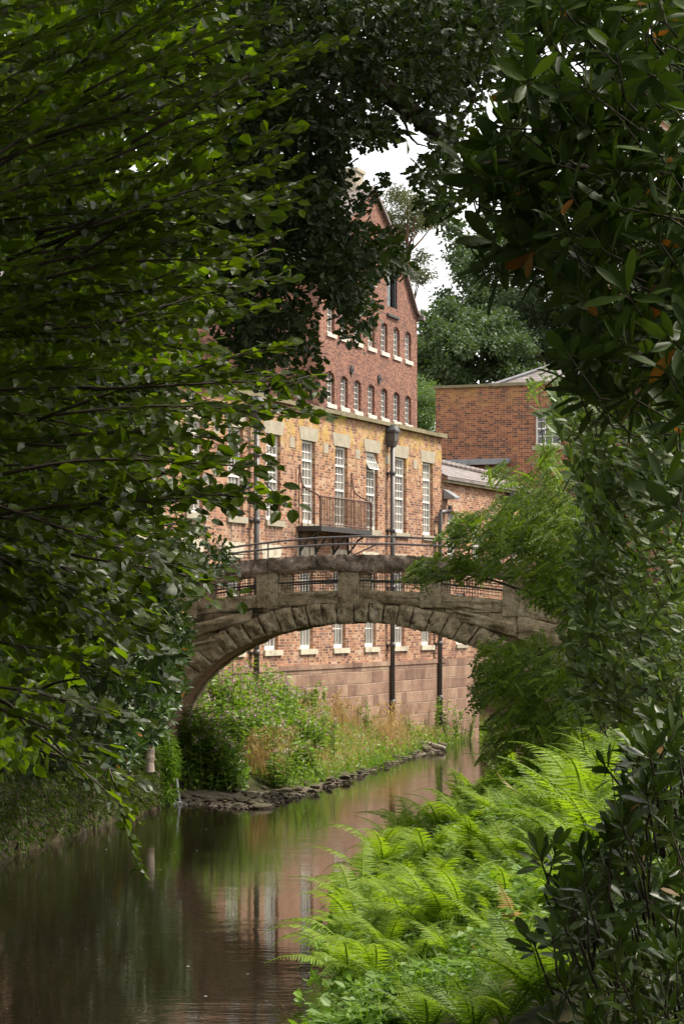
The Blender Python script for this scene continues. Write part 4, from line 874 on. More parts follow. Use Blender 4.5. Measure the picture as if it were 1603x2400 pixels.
# small-leaved rhododendron and ivy on the left bank beside the bridge
els = [(400, 1450, 40, 30), (370, 1520, 80, 60), (408, 1545, 22, 42), (330, 1600, 110, 70), (362, 1640, 24, 46), (300, 1690, 110, 60), (340, 1712, 34, 32), (200, 1640, 110, 80), (90, 1690, 110, 80), (250, 1750, 90, 50), (130, 1770, 120, 40), (420, 1500, 20, 30), (280, 1500, 90, 60)]
px, py = in_ellipses(els, 900); Y = U(43.5, 49.5, 900); Y = np.where(px > 330, U(46.5, 50.8, 900), Y); pts = spread(px, py, Y); axes = np.array([.15, -.55, .6]) + rng.normal(size=pts.shape) * .4
b = whorl_bush('bank_bush', (-6.0, 47, 1.2), 'green small-leaved bush with a few orange leaves, against the left end of the bridge', pts, axes, 13, .20, None, .0, (-6, 47, 1.2), .006)
finish_bush(*b, 'bush')

# ------------------------------------------------------------------ the pinnate-leaved tree at the right end of the bridge
rob = empty('pinnate_leaved_tree', (4.6, 43, 1.2), 0, 'feathery pinnate-leaved tree hiding the right end of the stone bridge', 'tree'); RB = np.array([4.6, 43, 1.2])
ROB = [(985, 1338, 45, 26), (1045, 1322, 60, 34), (1110, 1322, 64, 32), (1060, 1248, 44, 20), (1120, 1240, 70, 50), (1210, 1280, 80, 70), (1225, 1210, 90, 60), (1300, 1230, 80, 80), (1175, 1108, 36, 28), (1240, 1130, 34, 32), (1310, 1110, 40, 50), (1280, 1370, 60, 50), (1330, 1350, 70, 90),
       (1275, 1060, 26, 24), (1250, 905, 10, 28), (1278, 865, 10, 12), (1290, 985, 10, 30), (1240, 838, 5, 8), (1170, 1540, 60, 45), (1150, 1590, 40, 45), (1250, 1560, 80, 70), (1210, 1630, 60, 60), (1290, 1640, 80, 80), (1190, 1700, 50, 55), (1290, 1720, 70, 50), (1125, 1620, 18, 34), (1370, 1480, 60, 90), (1390, 1250, 70, 100), (1400, 1400, 70, 100), (1380, 1620, 60, 90), (1150, 1760, 36, 26)]
px, py = in_ellipses(ROB, 3300); Y = U(40, 44.5, len(px)); Y = np.where((px < 1130), U(40.5, 42, len(px)), Y); c = spread(px, py, Y)
L_ = .40 * U(.75, 1.25, len(c)); d = unit(np.stack([U(-1.0, .35, len(c)), U(-.7, .5, len(c)), U(-.35, .25, len(c))], -1)); dn = np.array([0, -.35, 1.0]) + rng.normal(size=c.shape) * .35
c = c - d * (L_ * .6)[:, None]; sd = unit(np.cross(dn, d)); lf = MB(); P, Tt, Nn, S, Rr = [], [], [], [], []; rc = U(0, 1, len(c))
for k in range(8):
    s = .18 + .78 * k / 8
    for sg in (-1, 1):
        P.append(c + d * (L_ * s)[:, None] - np.array([0, 0, 1.]) * (.45 * L_ * s ** 2)[:, None]); Tt.append(d * .45 + sd * sg - np.array([0, 0, .35])); Nn.append(dn + rng.normal(size=c.shape) * .2); S.append(L_ * .20 * (1.1 - .35 * abs(s - .5))); Rr.append(np.clip(rc * .7 + U(0, .3, len(c)), 0, 1))
leaves(lf, T_SMALL, np.concatenate(P), np.concatenate(Tt), np.concatenate(Nn), np.concatenate(S), 0, np.concatenate(Rr))
n = 260; c = np.stack([U(5.2, 10, n), U(39, 48, n), U(1.5, 8, n)], -1); c = c[c[:, 0] > .12 * c[:, 1] + .2]; clumps(lf, T_SMALL, c, 9, .35, .2, .5)
lf.v = [v - RB for v in lf.v]
tr = MB()
for pl, r in (([(4.6, 43, .6), (4.4, 43, 2.5), at(1345, 1440, 43), at(1330, 1400, 42.8)], .11), ([at(1330, 1400, 42.8), at(1260, 1310, 42), at(1180, 1260, 41.5), at(1120, 1240, 41)], .035), ([at(1340, 1420, 43), at(1240, 1390, 42), at(1130, 1350, 41.2), at(1000, 1335, 41)], .035), ([at(1335, 1400, 43), at(1310, 1250, 42.5), at(1270, 1050, 42), at(1262, 900, 42)], .018), ([at(1250, 1300, 42), at(1230, 1200, 42), at(1200, 1120, 42)], .02), ([at(1350, 1500, 43), at(1250, 1540, 42), at(1160, 1580, 41.5)], .03), ([at(1340, 1560, 43), at(1260, 1640, 42), at(1190, 1700, 41.5)], .03), ([at(1340, 1300, 42.5), at(1350, 1150, 42.5), at(1370, 1080, 42)], .025)):
    branch(tr, pl, r, r * .3, 7)
tr.v = [v - RB for v in tr.v]
tr.build('trunk', M['bark'], rob, True); lf.build('foliage', M['robinia'], rob)

# ------------------------------------------------------------------ the pale-leaved shrub on the right
SHR = [(1350, 985, 70, 70), (1420, 950, 90, 90), (1500, 1000, 100, 100), (1590, 1050, 90, 120), (1390, 1080, 60, 70), (1450, 1150, 100, 100), (1570, 1200, 100, 110), (1430, 1290, 80, 80), (1360, 1425, 40, 26), (1440, 1410, 90, 80), (1560, 1400, 100, 120), (1390, 1500, 60, 40), (1450, 1560, 100, 80), (1570, 1560, 90, 100), (1400, 1620, 50, 40), (1480, 1660, 80, 40), (1345, 1525, 30, 18), (1590, 950, 80, 90), (1330, 1035, 20, 24), (1325, 950, 16, 50), (1370, 1660, 30, 18)]
shr = empty('shrub', (3.0, 16.5, 1.6), 0, 'tall pale-leaved shrub at the right edge, between the pinnate tree and the ferns', 'shrub'); SB = np.array([3.0, 16.5, 1.6])
px, py = in_ellipses(SHR, 950); Y = U(14.8, 18.5, 950); c = spread(px, py, Y); lf = MB(); st = MB(); P, Tt, Nn, S, Rr = [], [], [], [], []
for p in c:
    d = unit(np.array([-.55, -.25, .45]) + rng.normal(size=3) * .4); m_ = 9; q = np.linspace(0, 1, m_); l = U(.16, .3); p = p - d * l * .7; sd = unit(np.cross(d, [0, .3, 1.])); sg = np.where(np.arange(m_) % 2, 1, -1)[:, None]
    pos = p + d * (l * q)[:, None]; P.append(pos); Tt.append(d * .8 + sd * sg * .8 * (1.1 - q)[:, None] + rng.normal(size=(m_, 3)) * .25); Nn.append(np.array([-.1, -.5, .9]) + rng.normal(size=(m_, 3)) * .4); S.append(.10 * U(.7, 1.2, m_)); Rr.append(np.clip(U(0, .6) + U(0, .4, m_), 0, 1)); st.tube(np.array([p - d * .1, p, p + d * l]), [.004, .003, .0012], 4)
leaves(lf, T_SHRUB, np.concatenate(P), np.concatenate(Tt), np.concatenate(Nn), np.concatenate(S), 0, np.concatenate(Rr))
n = 150; q = np.stack([U(2.4, 6, n), U(14, 20, n), U(1.8, 6.0, n)], -1); q = q[q[:, 0] > .152 * q[:, 1]]; clumps(lf, T_SMALL, q, 12, .3, .12, .5)
for k in range(14):
    e = c[rng.integers(len(c))]; branch(st, [(3 + U(-.3, .3), 16.5 + U(-.5, .5), 1.4), ((3 + e[0]) / 2 + .2, 16.5, (1.4 + e[2]) / 2 + .1), e], .016, .004, 5)
lf.v = [v - SB for v in lf.v]; st.v = [v - SB for v in st.v]
lf.build('foliage', M['shrub'], shr); tag(st.build('stems', M['bark'], shr, True), kind='stuff')
# ------------------------------------------------------------------ left bank: retaining wall, moss, stump post, water spout
g = MB(); ys_ = np.linspace(6, 50.4, 90); n = 7; X = lbank(ys_)
tv = np.linspace(0, 1, n); Zg = -.5 + (1.12 + .5 - .15 * np.sin(ys_ * .6)[:, None] * .4) * tv[None]; Xg = X[:, None] - .10 * tv[None] + .05 * U(-1, 1, (90, n)) + .0
V = np.stack([Xg, np.broadcast_to(ys_[:, None], Xg.shape), Zg], -1).reshape(-1, 3); idx = np.arange(90 * n).reshape(90, n)
g.add(V, np.stack([idx[:-1, :-1], idx[:-1, 1:], idx[1:, 1:], idx[1:, :-1]], -1).reshape(-1, 4))
T0 = np.stack([Xg[:, -1], ys_, Zg[:, -1]], -1); T1 = T0 + np.array([-.7, 0, .02]); i = np.arange(89)
g.add(np.concatenate([T0, T1]), np.stack([i, i + 1, i + 91, i + 90], -1))
g.quad((Xg[-1, 0], ys_[-1], -.5), (Xg[-1, 0] - 1.2, ys_[-1], -.5), (Xg[-1, 0] - 1.2, ys_[-1], 1.1), (Xg[-1, -1], ys_[-1], 1.1))
g.box(-6.9, -3.9, 50.2, 50.5, -.5, .8)
rw = g.build('retaining_wall', M['bank_wall'], smooth=True); tag(rw, 'low mossy stone retaining wall along the left bank of the river', 'wall')
lf = MB(); n = 5200; y = 50.4 - 26 * U(0, 1, n) ** 1.2; z = 1.2 * U(0, 1, n) ** .8; pos = np.stack([lbank(y) + .10 + .06 * U(-1, 1, n) - .12 * z / 1.1, y, .10 + z], -1)
leaves(lf, T_NARROW, pos, unit(rng.normal(size=(n, 3)) * .5 + np.array([.7, -.4, -.5])), unit(rng.normal(size=(n, 3)) + np.array([.8, -.3, .5])), .16 * U(.5, 1.3, n))
n = 9000; y = 50.6 - 28 * U(0, 1, n) ** 1.1; off = U(-.1, 2.4, n); x = lbank(y) - off + .1; zz = np.where(off < .15, U(.2, 1.2, n), 1.05 + U(0, .45, n) + off * .1)
leaves(lf, T_SMALL, np.stack([x, y, zz], -1), unit(rng.normal(size=(n, 3)) + np.array([.3, -.3, .1])), unit(rng.normal(size=(n, 3)) * .6 + np.array([0, -.3, 1])), .10 * U(.5, 1.4, n))
tag(lf.build('bank_greenery', M['moss'], None), kind='stuff')
p0 = at(347, 1800, 49.3); g = MB(); th = np.linspace(0, 2 * math.pi, 15)[:-1]; prof = [(-.08, .15), (0, .14), (.12, .125), (.22, .14), (.30, .13), (.38, .135), (.41, .10)]
for (za, ra), (zb, rb_) in zip(prof[:-1], prof[1:]):
    wv = 1 + .10 * np.sin(th * 3 + za * 4) + .07 * np.sin(th * 7); A = np.stack([ra * wv * np.cos(th), ra * wv * np.sin(th), 0 * th + za], -1); B_2 = np.stack([rb_ * wv * np.cos(th), rb_ * wv * np.sin(th), 0 * th + zb], -1); k = np.arange(14)
    g.add(np.concatenate([A, B_2]), np.stack([k, (k + 1) % 14, (k + 1) % 14 + 14, k + 14], -1))
g.add(B_2, [tuple(range(14))])
tag(g.build('stump_post', M['post'], None, True, loc=tuple(p0)), 'short weathered stump post on top of the mossy left bank wall, beside the falling water', 'post')
# ferny tuft round the spout, and the water falling from it
sp0 = at(386, 1722, 51.6); sp1 = at(421, 1872, 51.2); sp1[2] = .01
q = np.linspace(0, 1, 16); J = np.stack([sp0[0] + (sp1[0] - sp0[0]) * q ** .8, sp0[1] + (sp1[1] - sp0[1]) * q, sp0[2] + (sp1[2] - sp0[2]) * (q ** 1.55)], -1)
g = MB(); g.tube(J + rng.normal(size=J.shape) * .006, np.linspace(.028, .020, 16), 6)
g.tube(J + rng.normal(size=J.shape) * .012 + (.02, 0, 0), np.linspace(.010, .014, 16), 4)
jet = g.build('water_jet', M['jet'], None, True); tag(jet, 'thin jet of water falling from the left bank into the river under the bridge', 'water jet')
g = MB()
for k in range(46):
    a = U(0, 6.28); r_ = U(.0, .22) ** 1.0; s_ = U(.008, .028); c = np.array([sp1[0] + r_ * math.cos(a) * 1.5, sp1[1] + r_ * math.sin(a), .012 + U(0, .05) * (r_ < .08)])
    V = c + np.array([(1, 0, 0), (0, 1, 0), (-1, 0, 0), (0, -1, 0), (0, 0, .6)]) * s_ * np.array([2.2, 1, 1]); g.add(V, np.array([(0, 1, 4), (1, 2, 4), (2, 3, 4), (3, 0, 4)]))
g.build('splash', M['jet'], jet)
g = MB(); g.tube([sp0 + (-.35, .1, .03), sp0 + (.0, 0, .0)], .05, 10); tag(g.build('spout_pipe', M['iron'], None, True), 'short drain pipe in the left bank that the water jet falls from', 'pipe')
lf = MB(); els = [(385, 1760, 26, 50), (390, 1830, 24, 50), (370, 1850, 24, 40), (405, 1790, 14, 40)]
px, py = in_ellipses(els, 900); pos = spread(px, py, U(50.6, 51.8, 900)); leaves(lf, T_NARROW, pos, unit(rng.normal(size=(900, 3)) * .6 + np.array([.5, -.4, -.2])), unit(rng.normal(size=(900, 3)) + np.array([.3, -.5, .6])), .22 * U(.5, 1.2, 900), 0, U(.4, 1, 900))
tag(lf.build('fern_tuft', M['nettle'], None), 'tangle of yellow-green ferns hanging round the water spout at the foot of the bridge', 'fern')

# ------------------------------------------------------------------ shore rocks, gravel, driftwood
def ico(sub=2):
    import bmesh
    bm = bmesh.new(); bmesh.ops.create_icosphere(bm, subdivisions=sub, radius=1.0); V = np.array([v.co[:] for v in bm.verts]); T = np.array([[v.index for v in f.verts] for f in bm.faces]); bm.free(); return V, T
IV, IT = ico(2)
rock_me = []
for k in range(6):
    V = IV.copy(); d = np.zeros(len(V))
    for _ in range(7):  # slice off planes so that the stones look broken
        nrm = unit(rng.normal(size=3)); h_ = U(.5, .8); s_ = V @ nrm; V -= np.clip(s_ - h_, 0, None)[:, None] * nrm * .85
    V *= np.array([U(.9, 1.3), U(.7, 1.1), U(.35, .55)]); V += rng.normal(size=V.shape) * .02
    g = MB(); g.add(V, IT); rock_me.append(g.build('shore_rock', M['rock']))
sh_px = np.array([(425, 1880), (470, 1885), (520, 1890), (560, 1895), (610, 1893), (660, 1880), (720, 1862), (780, 1840), (840, 1818), (890, 1800), (940, 1782), (985, 1768), (1035, 1755)], float)
rocks = []; nr_ = 240
for k in range(nr_):
    u = U(0, 1) ** .9 * 12; i = min(int(u), 11); p = sh_px[i] + (sh_px[i + 1] - sh_px[i]) * (u - i); off = -abs(U(-1, 1)) ** 1.2 * np.interp(p[0], [420, 560, 720, 900, 1040], [16, 40, 34, 20, 8]); pyy = p[1] + off + 2
    Yr = F * H / (pyy - HY); xw = (p[0] + U(-10, 10) - CX) / F * Yr; s_ = .045 + .12 * U() ** 2 + (.12 * U() if U() < .08 else 0)
    rocks.append((xw, Yr, s_))
special = [((540, 1880), .19, 'dark mossy stone standing in the shallows at the left of the gravel bar'), ((615, 1895), .20, 'lone dark boulder at the river tip of the gravel bar'), ((466, 1872), .13, 'low wet stone just right of the splash of the water jet')]
for k, (xw, Yr, s_) in enumerate(rocks):
    o = rock_me[k] if k < 6 else rock_me[k % 6].copy()
    if k >= 6: COL.objects.link(o)
    o.location = (xw, Yr, .07 + .3 * s_); o.rotation_euler = (U(-.2, .2), U(-.2, .2), U(0, 6.28)); o.scale = (s_ * U(.9, 1.5), s_, s_ * U(.8, 1.2))
    far = Yr > 58
    tag(o, 'flat mossy stone in the broken row along the far waterline, near the driftwood log' if far else 'broken mossy stone on the gravel bar under the bridge arch', 'rock', 'stones along the far waterline' if far else 'stones on the gravel bar')
for (pp, s_, lab) in special:
    o = rock_me[int(U(0, 6))].copy(); COL.objects.link(o); Yr = F * H / (pp[1] - HY); o.location = ((pp[0] - CX) / F * Yr, Yr, .04); o.scale = (s_ * 1.3, s_, s_); o.rotation_euler = (0, 0, U(0, 6)); tag(o, lab, 'rock'); 
    if 'group' in o: del o['group']
g = MB(); n = 2600
u = U(0, 12, n); i = np.minimum(u.astype(int), 11); p = sh_px[i] + (sh_px[i + 1] - sh_px[i]) * (u - i)[:, None]; off = -np.abs(U(-1, 1, n)) * np.interp(p[:, 0], [420, 560, 720, 900, 1040], [24, 46, 40, 24, 10]); pyy = p[:, 1] + off + 3; Yr = F * H / (pyy - HY)
pos = np.stack([(p[:, 0] + U(-12, 12, n) - CX) / F * Yr, Yr, U(-.01, .05, n)], -1); V0, T0_ = ico(1); 
s_ = U(.015, .05, n)[:, None, None]; V = pos[:, None] + V0[None] * s_ * np.array([1.3, 1, .6]) + rng.normal(size=(n, len(V0), 3)) * s_ * .12
g.add(V.reshape(-1, 3), (T0_[None] + (np.arange(n) * len(V0))[:, None, None]).reshape(-1, 3)); tag(g.build('gravel', M['gravel']), kind='stuff')
# low gravel shelf under the stones
g = MB(); m_ = 60; u = np.linspace(0, 12, m_); P_ = np.stack([np.interp(u, np.arange(13), sh_px[:, k]) for k in (0, 1)], -1); Yw = F * H / (P_[:, 1] + 6 - HY); A = np.stack([(P_[:, 0] - CX) / F * Yw, Yw, 0 * Yw - .08], -1); wd_ = np.interp(P_[:, 0], [420, 560, 720, 900, 1040], [1.6, 4.5, 4.0, 3.0, 1.5])[:, None]
rows = [A, A + wd_ * np.array([-.05, .25, 0]) + (0, 0, .11), A + wd_ * np.array([-.25, .7, 0]) + (0, 0, .20), A + wd_ * np.array([-.5, 1.1, 0]) + (0, 0, .3)]
rows = [r + U(-.03, .03, r.shape) for r in rows]; V = np.stack(rows, 1); idx = np.arange(m_ * 4).reshape(m_, 4); g.add(V.reshape(-1, 3), np.stack([idx[:-1, :-1], idx[1:, :-1], idx[1:, 1:], idx[:-1, 1:]], -1).reshape(-1, 4))
tag(g.build('gravel_shore', M['gravel'], None, True), kind='structure')
a, b_ = at(968, 1757, 72), at(1040, 1757, 71.2); a[2], b_[2] = .22, .12; g = MB(); branch(g, [a, (a + b_) / 2 + (0, 0, .05), b_], .11, .07, 9, jit=.01); g.tube([(a + b_) / 2, (a + b_) / 2 + (.1, -.3, .12)], [.04, .02], 6)
tag(g.build('driftwood_log', M['log'], None, True), 'pale bare log lying on the stones at the far waterline', 'log')
a = at(945, 1674, 78); g = MB(); branch(g, [a, a + (.45, -.1, .0)], .10, .08, 8); tag(g.build('wall_log', M['bark'], None, True), 'dark stub of timber at the foot of the stone plinth', 'log')

# ------------------------------------------------------------------ the far bank: balsam, dry grass, weeds
def bank_z(x, y): return float(ground_z(x, y))
def balsam_proto(seed, hgt, flowers=True):
    lf = MB(); st = MB(); fl = MB(); lf_p, lf_t, lf_n, lf_s = [], [], [], []
    for k in range(7):
        b0 = np.array([U(-.35, .35), U(-.35, .35), 0]); top = b0 + np.array([U(-.25, .25), U(-.3, .2), hgt * U(.75, 1.05)]); P = branch(st, [b0, (b0 + top) / 2 + rng.normal(size=3) * .04, top], .012, .005, 5)
        for s_ in np.arange(.22, 1.0, .055):
            p = b0 + (top - b0) * s_
            for w_ in range(3):
                a = U(0, 6.28); d = np.array([math.cos(a), math.sin(a), U(-.1, .45)]); lf_p.append(p + d * .03); lf_t.append(d + (0, 0, -.1)); lf_n.append(np.array([0, 0, 1.]) + d * -.5 + rng.normal(size=3) * .25); lf_s.append(U(.13, .24) * (1.15 - .4 * s_))
        if flowers:
            for m_ in range(int(U(0, 3.4))):
                c = top + np.array([U(-.12, .12), U(-.14, .06), U(-.18, .10)])
                for w_ in range(7):
                    leaves(fl, T_SMALL, (c + rng.normal(size=3) * .022)[None], rng.normal(size=(1, 3)), rng.normal(size=(1, 3)), .038 * U(.7, 1.2), 0, None, 1.6)
    leaves(lf, leaf_tmpl([(.3, .17), (.68, .13)], .04, .12), np.array(lf_p), np.array(lf_t), np.array(lf_n), np.array(lf_s))
    o = empty('balsam_plant'); lf.build('leaves', M['balsam'], o); tag(st.build('stems', M['stem'], o), kind='stuff')
    if flowers: tag(fl.build('flower_heads', M['pink'], o), kind='stuff')
    return o
protos = [balsam_proto(k, 1.0) for k in range(5)]
spots = []
for k in range(84):
    for _ in range(60):
        y = U(54.6, 66); x = lbank(y) - U(.35, 3.4); px_ = CX + F * x / y
        if k > 51:
            y = U(53.5, 56.5); px_ = U(408, 545); x = (px_ - CX) / F * y
            if x < lbank(y) - .3: break
            continue
        if 405 < px_ < 760 and (y > 56 or px_ > 440): break
    hh = (.85 if k > 51 else 1) * np.interp(px_, [400, 520, 620, 700, 760], [1.55, 2.1, 1.75, 1.25, .9]) * U(.75, 1.1) * (1 if y > 56.5 else .8); spots.append((x, y, hh))
used = set()
for k, (x, y, hh) in enumerate(spots):
    o = protos[k % 5] if k < 5 else copy_tree(protos[k % 5]); o.location = (x, y, bank_z(x, y) - .03); o.rotation_euler = (U(-.08, .08), U(-.08, .08), U(0, 6.28)); o.scale = (U(.9, 1.25), U(.9, 1.25), hh)
    back = y > 59.5
    tag(o, 'pink-flowered balsam at the back of the clump, against the stone plinth' if back else 'pink and white flowered balsam in the tall green clump seen through the arch', 'plant', 'balsam by the plinth' if back else 'balsam clump by the gravel bar')
def blades(g, centers, hgt, lean, wid, tip=.6, mi=0, rnd=None):
    n = len(centers); a = U(0, 6.28, n); d = np.stack([np.cos(a), np.sin(a), 0 * a], -1); s = np.stack([-np.sin(a), np.cos(a), 0 * a], -1) * wid; h = (hgt * U(.6, 1.15, n))[:, None]; ln = (lean * U(.2, 1.3, n))[:, None]
    z = np.array([0, 0, 1.]); V = np.stack([centers - s, centers + s, centers + d * ln * h * .35 + z * h * .6 + s * .7, centers + d * ln * h * .35 + z * h * .6 - s * .7, centers + d * ln * h + z * h * (1 - .25 * ln)], 1)
    i = np.arange(n) * 5; r = np.repeat(U(0, 1, n) if rnd is None else rnd, 5); off = g.n
    g.add(V.reshape(-1, 3), np.stack([i, i + 1, i + 2, i + 3], -1), mi, r); f = np.stack([i + 3, i + 2, i + 4], -1) + off; g.f.append(f); g.m.append(np.full(n, mi))
def tuft_proto(name, mat, n, hgt, rad, lean, wid, heads=False):
    g = MB(); c = np.stack([rng.normal(size=n) * rad, rng.normal(size=n) * rad, 0 * np.ones(n)], -1); blades(g, c, hgt, lean, wid)
    if heads:
        m_ = n // 3; c2 = np.stack([rng.normal(size=m_) * rad * 1.6, rng.normal(size=m_) * rad * 1.6, hgt * U(.7, 1.15, m_)], -1); leaves(g, T_NARROW, c2, np.array([.3, 0, .8]) + rng.normal(size=(m_, 3)) * .5, rng.normal(size=(m_, 3)), .16 * hgt * U(.6, 1.2, m_))
    return g.build(name, M[mat])
tufts = [tuft_proto('dry_grass_tuft', 'dry', 300, .95, .16, .45, .006, True) for _ in range(3)]
tpx = [(600, 1815, 1.0), (640, 1825, .9), (580, 1810, .8), (660, 1800, .9), (745, 1740, 1.0), (775, 1715, 1.1), (800, 1730, 1.0), (820, 1720, .9), (760, 1765, .8), (905, 1755, 1.0), (925, 1745, 1.1), (915, 1765, .8), (850, 1690, .9), (880, 1690, .9), (960, 1700, .8), (700, 1730, .9), (790, 1690, 1.0), (830, 1670, .9), (990, 1690, .8), (1040, 1690, .8), (1090, 1695, .9), (1010, 1715, .7)]
for k, (px_, py_, s_) in enumerate(tpx):
    o = tufts[k] if k < 3 else tufts[k % 3].copy()
    if k >= 3: COL.objects.link(o)
    # step along the sight line until the bank is met
    Yb = 52.0
    for Yb in np.arange(52, 82, .1):
        q_ = at(px_, py_, Yb)
        if q_[2] <= bank_z(q_[0], Yb): break
    o.location = (q_[0], Yb, bank_z(q_[0], Yb) - .02); o.rotation_euler = (0, 0, U(0, 6)); o.scale = (s_, s_, s_)
    tag(o, 'tan dry grass tuft below the balsam clump, above the gravel bar' if px_ < 690 else ('tawny dry grass tuft standing by the docks at the green waterside grass' if 890 < px_ < 930 else 'straw-coloured dry grass tuft on the bank before the stone plinth'), 'grass tuft', 'dry grass below the balsam' if px_ < 690 else ('dry grass by the docks' if 890 < px_ < 930 else 'dry grass before the plinth'))
def bank_cover(n, ymin, ymax, x_lo=.05, x_hi=3.6):
    y = U(ymin, ymax, n); x = lbank(y) - U(x_lo, x_hi, n) ** 1.0; return np.stack([x, y, ground_z(x, y)], -1)
g = MB(); c = bank_cover(15000, 54.6, 84); blades(g, c, .42, .6, .006)
c = bank_cover(9000, 63, 72, .05, 1.3); px_ = CX + F * c[:, 0] / c[:, 1]; c = c[(px_ > 770) & (px_ < 900)]; blades(g, c, .34, .5, .007)
tag(g.build('bank_grass', M['grass']), kind='stuff')
g = MB(); c = bank_cover(9000, 58, 86, .3, 4); blades(g, c, .75, .5, .006); tag(g.build('dry_bank_grass', M['dry']), kind='stuff')
g = MB(); n = 15000; c = bank_cover(n, 54.4, 86, .05, 4.0); c[:, 2] += U(.03, .65, n) ** 1.3; leaves(g, T_SMALL, c, rng.normal(size=(n, 3)) + np.array([0, -.3, .1]), rng.normal(size=(n, 3)) * .6 + np.array([0, -.3, 1]), .10 * U(.6, 1.5, n)); tag(g.build('bank_weeds', M['balsam']), kind='stuff')
def weed_proto(hgt, mat, leaf, n):
    lf = MB(); st = MB(); P, Tt = [], []
    for k in range(5):
        top = np.array([U(-.25, .25), U(-.25, .25), hgt * U(.7, 1)]); branch(st, [(0, 0, 0), top * .5 + rng.normal(size=3) * .04, top], .012, .004, 5)
        for s_ in np.linspace(.15, 1, n): a = U(0, 6.28); P.append(top * s_); Tt.append((math.cos(a), math.sin(a), U(-.1, .6)))
    leaves(lf, T_SMALL, np.array(P), np.array(Tt), np.array([0, 0, 1.]) + rng.normal(size=(len(P), 3)) * .35, leaf * U(.6, 1.2, len(P))); o = empty('weed'); lf.build('leaves', M[mat], o); st.build('stems', M['stem'], o); return o
w1 = weed_proto(1.0, 'nettle', .13, 26); w2 = weed_proto(1.0, 'balsam', .10, 30)
for k, (px_, py_, s_, lab) in enumerate([(735, 1640, 1.5, 'leafy weed growing up the stone plinth above the balsam'), (1020, 1690, 1.5, 'tall weed at the foot of the right-hand downpipe'), (860, 1650, 1.1, 'bushy weed at the foot of the middle downpipe'), (960, 1705, 1.2, 'broad-leaved dock by the waterside grass'), (1065, 1690, 1.3, 'green weed below the culvert arch in the stone plinth'), (1100, 1680, 1.2, 'upright weed at the water below the culvert arch'), (800, 1650, 1.0, 'short weed before the plinth between balsam and downpipe'), (1045, 1640, 1.7, 'tall thin weed against the plinth right of the last downpipe')]):
    o = (w1, w2)[k % 2] if k < 2 else copy_tree((w1, w2)[k % 2])
    for Yb in np.arange(54, 86, .1):
        q_ = at(px_, py_, Yb); fx = 4.64 + (Yb - 80) * .3957
        if q_[2] <= bank_z(q_[0], Yb) + .0 or q_[0] < fx + .35: break
    o.location = (q_[0], Yb, bank_z(q_[0], Yb)); o.scale = (s_ * .8, s_ * .8, s_); o.rotation_euler = (0, 0, U(0, 6)); tag(o, lab, 'weed')
    if k == 3:
        for ch in o.children: 
            if ch.name.startswith('leaves'): ch.scale = (1.4, 1.4, .7)

n = 5200; y = U(53.2, 57, n); px_ = U(400, 580, n); x = (px_ - CX) / F * y; ok = x < lbank(y) - .02; x, y = x[ok], y[ok]; n = len(x); c = np.stack([x, y, ground_z(x, y)], -1)
g = MB(); blades(g, c[: n // 3], .4, .7, .007); c2 = c[n // 3:]; m_ = len(c2); c2[:, 2] += U(.02, .5, m_) ** 1.2; leaves(g, leaf_tmpl([(.3, .26), (.68, .22)], .04, .1), c2, rng.normal(size=(m_, 3)) + np.array([.2, -.4, 0]), rng.normal(size=(m_, 3)) * .5 + np.array([.2, -.4, 1]), .13 * U(.5, 1.4, m_))
tag(g.build('shade_weeds', M['balsam']), kind='stuff')
# flecks of foam and fallen petals drifting on the river
g = MB(); n = 150; y = 24 + 50 * U(0, 1, n) ** 1.2; x = lbank(y) + (rbank(y) - lbank(y)) * U(.04, .96, n); s_ = .005 + .015 * U(0, 1, n) ** 3
for k in range(n):
    m_ = 5; th = np.sort(U(0, 6.28, m_)); g.add(np.stack([x[k] + s_[k] * 1.3 * np.cos(th), y[k] + s_[k] * np.sin(th), np.full(m_, .006)], -1), [tuple(range(m_))])
tag(g.build('foam_flecks', M['foam']), kind='stuff')

# ------------------------------------------------------------------ right bank: ferns, nettles, grass
T_PINNA = leaf_tmpl([q for k in range(7) for q in ((.06 + .125 * k, .105 * (1 - .085 * k)), (.10 + .125 * k, .055 * (1 - .085 * k)))], .012, .14)
def frond_proto(mat, arch_=.5):
    g = MB(); n = 25; s = np.linspace(0, 1, 14); ax = np.stack([.88 * s - .05 * s ** 3, .03 * np.sin(s * 3), arch_ * (1.25 * s - 1.15 * s ** 2)], -1); g.tube(ax, np.linspace(.010, .003, 14), 4)
    P, Tt, Nn, S, R_ = [], [], [], [], []
    for k in range(n):
        u = .14 + .85 * k / n; p = np.array([np.interp(u, s, ax[:, j]) for j in range(3)]); p2 = np.array([np.interp(min(u + .02, 1), s, ax[:, j]) for j in range(3)]); t = unit(p2 - p); L = .185 * (math.sin(math.pi * min(1, (u - .05) * .75 + .22)) ** 1.2) * (1.02 - u) ** .55 + .01
        side = unit(np.cross([0, 0, 1.], t)); up = np.cross(t, side)
        for sg in (-1, 1):
            d = unit(side * sg + t * .38 - up * .12 + rng.normal(size=3) * .06); P.append(p); Tt.append(d); Nn.append(up + rng.normal(size=3) * .18); S.append(L * U(.9, 1.08)); R_.append(.25 + .6 * u)
    m_ = len(P); leaves(g, T_PINNA, np.array(P), np.array(Tt), np.array(Nn), np.array(S), 0, np.clip(np.array(R_) + U(-.15, .15, m_), 0, 1))
    return g.build('frond', M[mat])
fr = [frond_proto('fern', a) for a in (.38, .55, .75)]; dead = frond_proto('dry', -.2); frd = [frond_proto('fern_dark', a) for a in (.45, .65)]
used_f = set()
